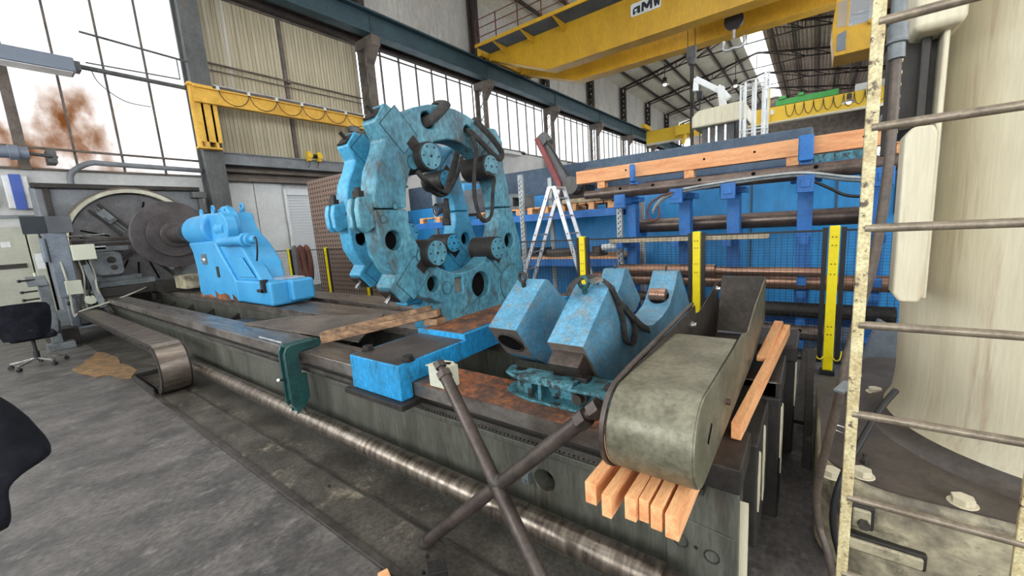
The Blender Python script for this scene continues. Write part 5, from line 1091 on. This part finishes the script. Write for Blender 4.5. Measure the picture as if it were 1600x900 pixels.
for j in range(5):
    MB().tube(spline([(-11.7, 1.20+.05*j, 1.6), (-11.62, 1.22+.05*j, 1.3), (-11.6+.03*j, 1.16+.06*j, .95), (-11.65, 1.12+.1*j, .65), (-11.8, 1.2+.1*j, .45)]), .016, 8).build('cable', (hose_m, cabin_m, black_m, grey_mach, cabin_m)[j], ca)
MB().tube(spline([(-11.55, 1.0, 1.6), (-11.5, 1.02, 1.1), (-11.45, 1.0, .55), (-11.4, 1.1, .62), (-11.35, 1.5, .72), (-11.4, 1.9, .84), (-11.8, 2.2, .9)]), .018, 8).build('cable', cabin_m, ca)
MB().bar((-11.65, 1.33, 1.5), (-11.45, 1.42, .62), .10, .05, up=(1, 0, 0)).build('cable_duct', grey_mach, ca, bevel=.01)
cp_ = thing('control_post', 'slate-grey control post carrying two black screens and a cream switch box', 'control post', (-11.6, 1.0, 0))
MB().box(-11.75, -11.55, .88, 1.16, .9, 2.15).box(-11.75, -11.5, .80, .86, 1.6, 2.06).box(-11.72, -11.6, .95, 1.08, .3, .95).build('post', slate_sheet, cp_, bevel=.015)
for sgn, (ya, yb) in ((1, (.62, .93)), (-1, (.93, 1.26))):
    MB().prism([(-11.60+(.08 if sgn > 0 else 0), ya), (-11.60+(0 if sgn > 0 else .08), yb), (-11.56+(0 if sgn > 0 else .08), yb), (-11.56+(.08 if sgn > 0 else 0), ya)], 'z', 2.14, 2.46).build('screen', screen_m, cp_, bevel=.004)
MB().box(-11.66, -11.6, .88, 1.02, 2.1, 2.3).build('screen_bracket', dark_m, cp_)
MB().box(-11.55, -11.38, 1.16, 1.48, 1.60, 1.90).build('switch_box', creambox, cp_, bevel=.01)
MB().box(-11.6, -11.45, .98, 1.2, .95, 1.22).build('lower_box', creambox, cp_, bevel=.01)
lv = thing('lever_stand', 'small grey lever console beside the office chair', 'console', (-11.2, .7, 0))
MB().prism([(-11.28, 1.28), (-11.02, 1.20), (-11.02, 1.30), (-11.28, 1.38)], 'y', .50, .74).build('console_head', grey_mach, lv, bevel=.01); MB().box(-11.25, -11.1, .62, .76, .12, 1.25).box(-11.35, -11.0, .55, .9, 0, .12).build('stand', grey_mach, lv, bevel=.01)
for z in (1.32, 1.12, .98): MB().cyl((-11.08, .60, z), (-11.02, .42, z), .015, n=8).sphere((-11.02, .42, z), .028, 6).build('lever', dark_m, lv)
MB().cyl((-11.15, .62, 1.38), (-11.15, .62, 1.44), .02, n=10).build('button', creambox, lv)
tag(MB().box(-12.6, -11.3, .62, 1.0, .0, .34).build('foot_box', bed_dark, bevel=.01), 'dark low box under the carriage behind the office chair', 'box')

# ------------------------------------------------------------------ office chair
ch = thing('office_chair', 'black mesh-back office chair on a chrome five-star base at the left', 'chair', (-9.85, .36, 0))
H = Vector((-9.85, .36, 0))
MB().cyl(H+Vector((0, 0, .10)), H+Vector((0, 0, .24)), .035, n=16).cyl(H+Vector((0, 0, .24)), H+Vector((0, 0, .44)), .022, n=16).build('gas_column', black_m, ch)
for k in range(5):
    a = 2*PI*k/5+.5; e = H+Vector((.31*math.cos(a), .31*math.sin(a), .085)); MB().bar(H+Vector((0, 0, .13)), e, .035, .025).build('base_arm', chrome, ch, bevel=.004)
    tt = Vector((-math.sin(a), math.cos(a), 0)); MB().cyl(e-tt*.022+Vector((0, 0, -.055)), e-tt*.006+Vector((0, 0, -.055)), .029, n=16).cyl(e+tt*.006+Vector((0, 0, -.055)), e+tt*.022+Vector((0, 0, -.055)), .029, n=16).cyl(e+Vector((0, 0, -.04)), e, .01, n=8).build('caster', black_m, ch)
MB().prism([(x, y) for x, y in rrect(-10.15, -9.62, .12, .62, .1, 5)], 'z', .44, .53).build('seat', blackfab, ch, bevel=.03, seg=3)
bk = []
v = []; f = []; nx, nz = 12, 10
for s_ in (0, 1):
    for j in range(nz+1):
        for i in range(nx+1):
            u = i/nx*2-1; h = j/nz; wd = .23+.075*math.sin(min(1, h*1.3)*PI/2); zz = .48+.56*h-.03*(abs(u)**4)*h
            v.append((-9.55-.10*u*u+.07*h-(.02 if s_ else 0), .30+wd*u*(1-.10*(h > .92)), zz))
n1 = (nx+1)*(nz+1)
for j in range(nz):
    for i in range(nx): a = j*(nx+1)+i; f.append((a, a+1, a+nx+2, a+nx+1)); f.append((n1+a, n1+a+nx+1, n1+a+nx+2, n1+a+1))
for i in range(nx): f.append((i, n1+i, n1+i+1, i+1)); b_ = nz*(nx+1); f.append((b_+i, b_+i+1, n1+b_+i+1, n1+b_+i))
for j in range(nz): a = j*(nx+1); f.append((a, a+nx+1, n1+a+nx+1, n1+a)); a += nx; f.append((a, n1+a, n1+a+nx+1, a+nx+1))
MB().add(v, f, True).build('backrest', blackfab, ch)
MB().bar((-9.75, .36, .44), (-9.54, .34, .62), .06, .03).build('back_support', black_m, ch)
for y in (.10, .64): MB().tube([(-9.75, y, .47), (-9.78, y+(.03 if y > .3 else -.03), .66), (-9.98, y+(.03 if y > .3 else -.03), .67)], .018, 8).build('armrest', black_m, ch)

# ------------------------------------------------------------------ perforated boards, hoses
pm = bpy.data.materials.new('perforated_board'); pm.use_nodes = True; nt = pm.node_tree; b = nt.nodes['Principled BSDF']
tc = nt.nodes.new('ShaderNodeTexCoord'); vo = nt.nodes.new('ShaderNodeTexVoronoi'); vo.voronoi_dimensions = '2D'; vo.inputs['Scale'].default_value = 7.5; vo.inputs['Randomness'].default_value = 0; sx_ = nt.nodes.new('ShaderNodeSeparateXYZ'); cx2 = nt.nodes.new('ShaderNodeCombineXYZ'); nt.links.new(tc.outputs['Object'], sx_.inputs[0]); nt.links.new(sx_.outputs['X'], cx2.inputs['X']); nt.links.new(sx_.outputs['Z'], cx2.inputs['Y'])
cr = nt.nodes.new('ShaderNodeMapRange'); cr.inputs[1].default_value = .22; cr.inputs[2].default_value = .30; mx = nt.nodes.new('ShaderNodeMix'); mx.data_type = 'RGBA'
mx.inputs[6].default_value = lin((70, 54, 48)); mx.inputs[7].default_value = lin((140, 119, 106)); nt.links.new(cx2.outputs[0], vo.inputs['Vector']); nt.links.new(vo.outputs['Distance'], cr.inputs[0]); nt.links.new(cr.outputs[0], mx.inputs[0]); nt.links.new(mx.outputs[2], b.inputs['Base Color']); b.inputs['Roughness'].default_value = .85
pb = thing('perforated_board', 'brown perforated board, left of the pair beside the roller shutter', 'board', (-12.1, 6.5, 0)); MB().box(-12.55, -11.72, 6.5, 6.53, 0, 3.46).build('panel', pm, pb)
tag(MB().box(-11.68, -8.6, 6.47, 6.50, 0, 3.44).build('perforated_board', pm), 'brown perforated board, right of the pair behind the rings', 'board')
MB().cyl((-12.3, 6.5, 1.95), (-12.3, 6.44, 1.95), .03, n=12).build('lock_knob', chrome, pb)
for i, (x, w_, lb, mt_) in enumerate(((-10.15, .10, 'red-brown hose loop hung on the fence, leftmost of the pair', hosebr), (-9.85, .12, 'red-brown hose loop hung on the fence, right of the pair', hosebr), (-10.45, .05, 'dark grey hose hung on the fence left of the brown loops', steel_grey))):
    tag(MB().tube([(x+w_*math.cos(2*PI*k/20), 4.86, 1.12+.40*math.sin(2*PI*k/20)) for k in range(20)], .055, 10, closed=True).build('hose_loop', mt_), lb, 'hose')

# ------------------------------------------------------------------ person at the left edge
pe = thing('person', 'person in a dark jacket at the left edge, only the bent elbow in view', 'person', (-1.38, -.45, 0))
def limb(pts, rr, nn=14): 
    P = spline(pts, 5); m = MB(); k = len(P); v = []; f = []; prev = None
    R = []
    for i in range(k):
        t = i/(k-1)*(len(rr)-1); a = int(min(t, len(rr)-2)); R.append(rr[a]+(rr[a+1]-rr[a])*(t-a))
    for i, p in enumerate(P):
        d = (P[min(i+1, k-1)]-P[max(i-1, 0)]).normalized()
        if prev is None: u = Vector((1, 0, 0)) if abs(d.x) < .9 else Vector((0, 1, 0)); a_ = d.cross(u).normalized()
        else: a_ = (prev-d*prev.dot(d)).normalized()
        prev = a_; b_ = d.cross(a_)
        for q in range(nn): an = 2*PI*q/nn; v.append(p+(a_*math.cos(an)+b_*math.sin(an))*R[i])
    for i in range(k-1):
        for q in range(nn): f.append((i*nn+q, i*nn+(q+1) % nn, (i+1)*nn+(q+1) % nn, (i+1)*nn+q))
    f += [tuple(range(nn))[::-1], tuple(range((k-1)*nn, k*nn))]
    m.add(v, f, True); return m
bx, by = -1.38, -.45
def merge(lst):
    m = MB()
    for q in lst: m.add(q.v, q.f, list(q.sm))
    return m
# body: one remeshed surface
body = merge([limb([(bx, by, .92), (bx, by, 1.15), (bx, by, 1.38), (bx, by, 1.50), (bx, by, 1.60)], [.15, .14, .16, .08, .055]), MB().sphere((bx, by, 1.70), .105, 12, .95, .85, 1.15), MB().cyl((bx-.085, by, 1.72), (bx-.118, by, 1.685), .012, .02, n=10), MB().sphere((bx+.0, by+.09, 1.70), .028, 8, .7, .5, 1.2), MB().sphere((bx+.0, by-.09, 1.70), .028, 8, .7, .5, 1.2),
      limb([(bx, by+.17, 1.43), (-1.30, -.15, 1.40), (-1.22, -.05, 1.31)], [.06, .05, .045]), limb([(-1.22, -.05, 1.31), (-1.2, -.2, 1.29), (-1.2, -.33, 1.265), (-1.2, -.42, 1.25)], [.045, .04, .03, .035]),
      limb([(bx, by-.17, 1.43), (bx, by-.27, 1.15), (bx+.05, by-.25, .9), (bx+.07, by-.24, .80)], [.06, .045, .033, .04]),
      limb([(bx, by+.09, .95), (bx, by+.10, .5), (bx, by+.10, .08)], [.095, .065, .045]), limb([(bx, by-.09, .95), (bx, by-.10, .5), (bx, by-.10, .08)], [.095, .065, .045]),
      limb([(bx+.06, by+.10, .05), (bx-.18, by+.10, .04)], [.045, .04]), limb([(bx+.06, by-.10, .05), (bx-.18, by-.10, .04)], [.045, .04])])
o = body.build('body', skin_m, pe); r = o.modifiers.new('remesh', 'REMESH'); r.mode = 'VOXEL'; r.voxel_size = .014; r.use_smooth_shade = True; s_ = o.modifiers.new('s', 'SMOOTH'); s_.iterations = 4
jk_ = merge([limb([(bx, by, .86), (bx, by, 1.15), (bx, by, 1.38), (bx, by, 1.50)], [.19, .175, .19, .10]),
      limb([(bx, by+.15, 1.43), (-1.31, -.16, 1.45), (-1.25, -.08, 1.38), (-1.22, -.04, 1.28)], [.09, .09, .092, .085]), limb([(-1.22, -.04, 1.28), (-1.2, -.2, 1.275), (-1.2, -.33, 1.265)], [.085, .075, .05]),
      limb([(bx, by-.15, 1.43), (bx, by-.27, 1.15), (bx+.05, by-.25, .88)], [.085, .065, .05])])
o = jk_.build('jacket', blackfab, pe); r = o.modifiers.new('remesh', 'REMESH'); r.mode = 'VOXEL'; r.voxel_size = .014; r.use_smooth_shade = True; s_ = o.modifiers.new('s', 'SMOOTH'); s_.iterations = 5
o = merge([limb([(bx, by+.09, .98), (bx, by+.10, .5), (bx, by+.10, .07)], [.115, .085, .075]), limb([(bx, by-.09, .98), (bx, by-.10, .5), (bx, by-.10, .07)], [.115, .085, .075])]).build('trousers', blackfab, pe)
r = o.modifiers.new('remesh', 'REMESH'); r.mode = 'VOXEL'; r.voxel_size = .014; r.use_smooth_shade = True
for sy in (-.10, .10): limb([(bx+.07, by+sy, .05), (bx-.06, by+sy, .055), (bx-.2, by+sy, .04)], [.05, .055, .045]).build('shoe', black_m, pe)
MB().sphere((bx+.03, by, 1.745), .105, 12, .98, .92, 1.02).build('hair', dark_m, pe)
for k, (dy, dz) in enumerate(((0, 0), (-.004, -.018), (-.008, -.036), (-.012, -.052))): limb([(-1.2, -.42, 1.27+dz), (-1.205, -.46, 1.265+dz), (-1.225, -.485+dy*-1, 1.26+dz)], [.009, .008, .007], 8).build('finger', skin_m, pe)
limb([(-1.2, -.40, 1.28), (-1.18, -.44, 1.305), (-1.19, -.465, 1.31)], [.011, .010, .008], 8).build('thumb', skin_m, pe)

for sy in (-.035, .035):
    MB().sphere((bx-.088, by+sy, 1.712), .012, 8).build('eye', white_m, pe); MB().sphere((bx-.097, by+sy, 1.712), .006, 6).build('pupil', black_m, pe)
MB().sphere((bx-.094, by, 1.65), .02, 8, .3, 1.1, .3).build('mouth', hosebr, pe)
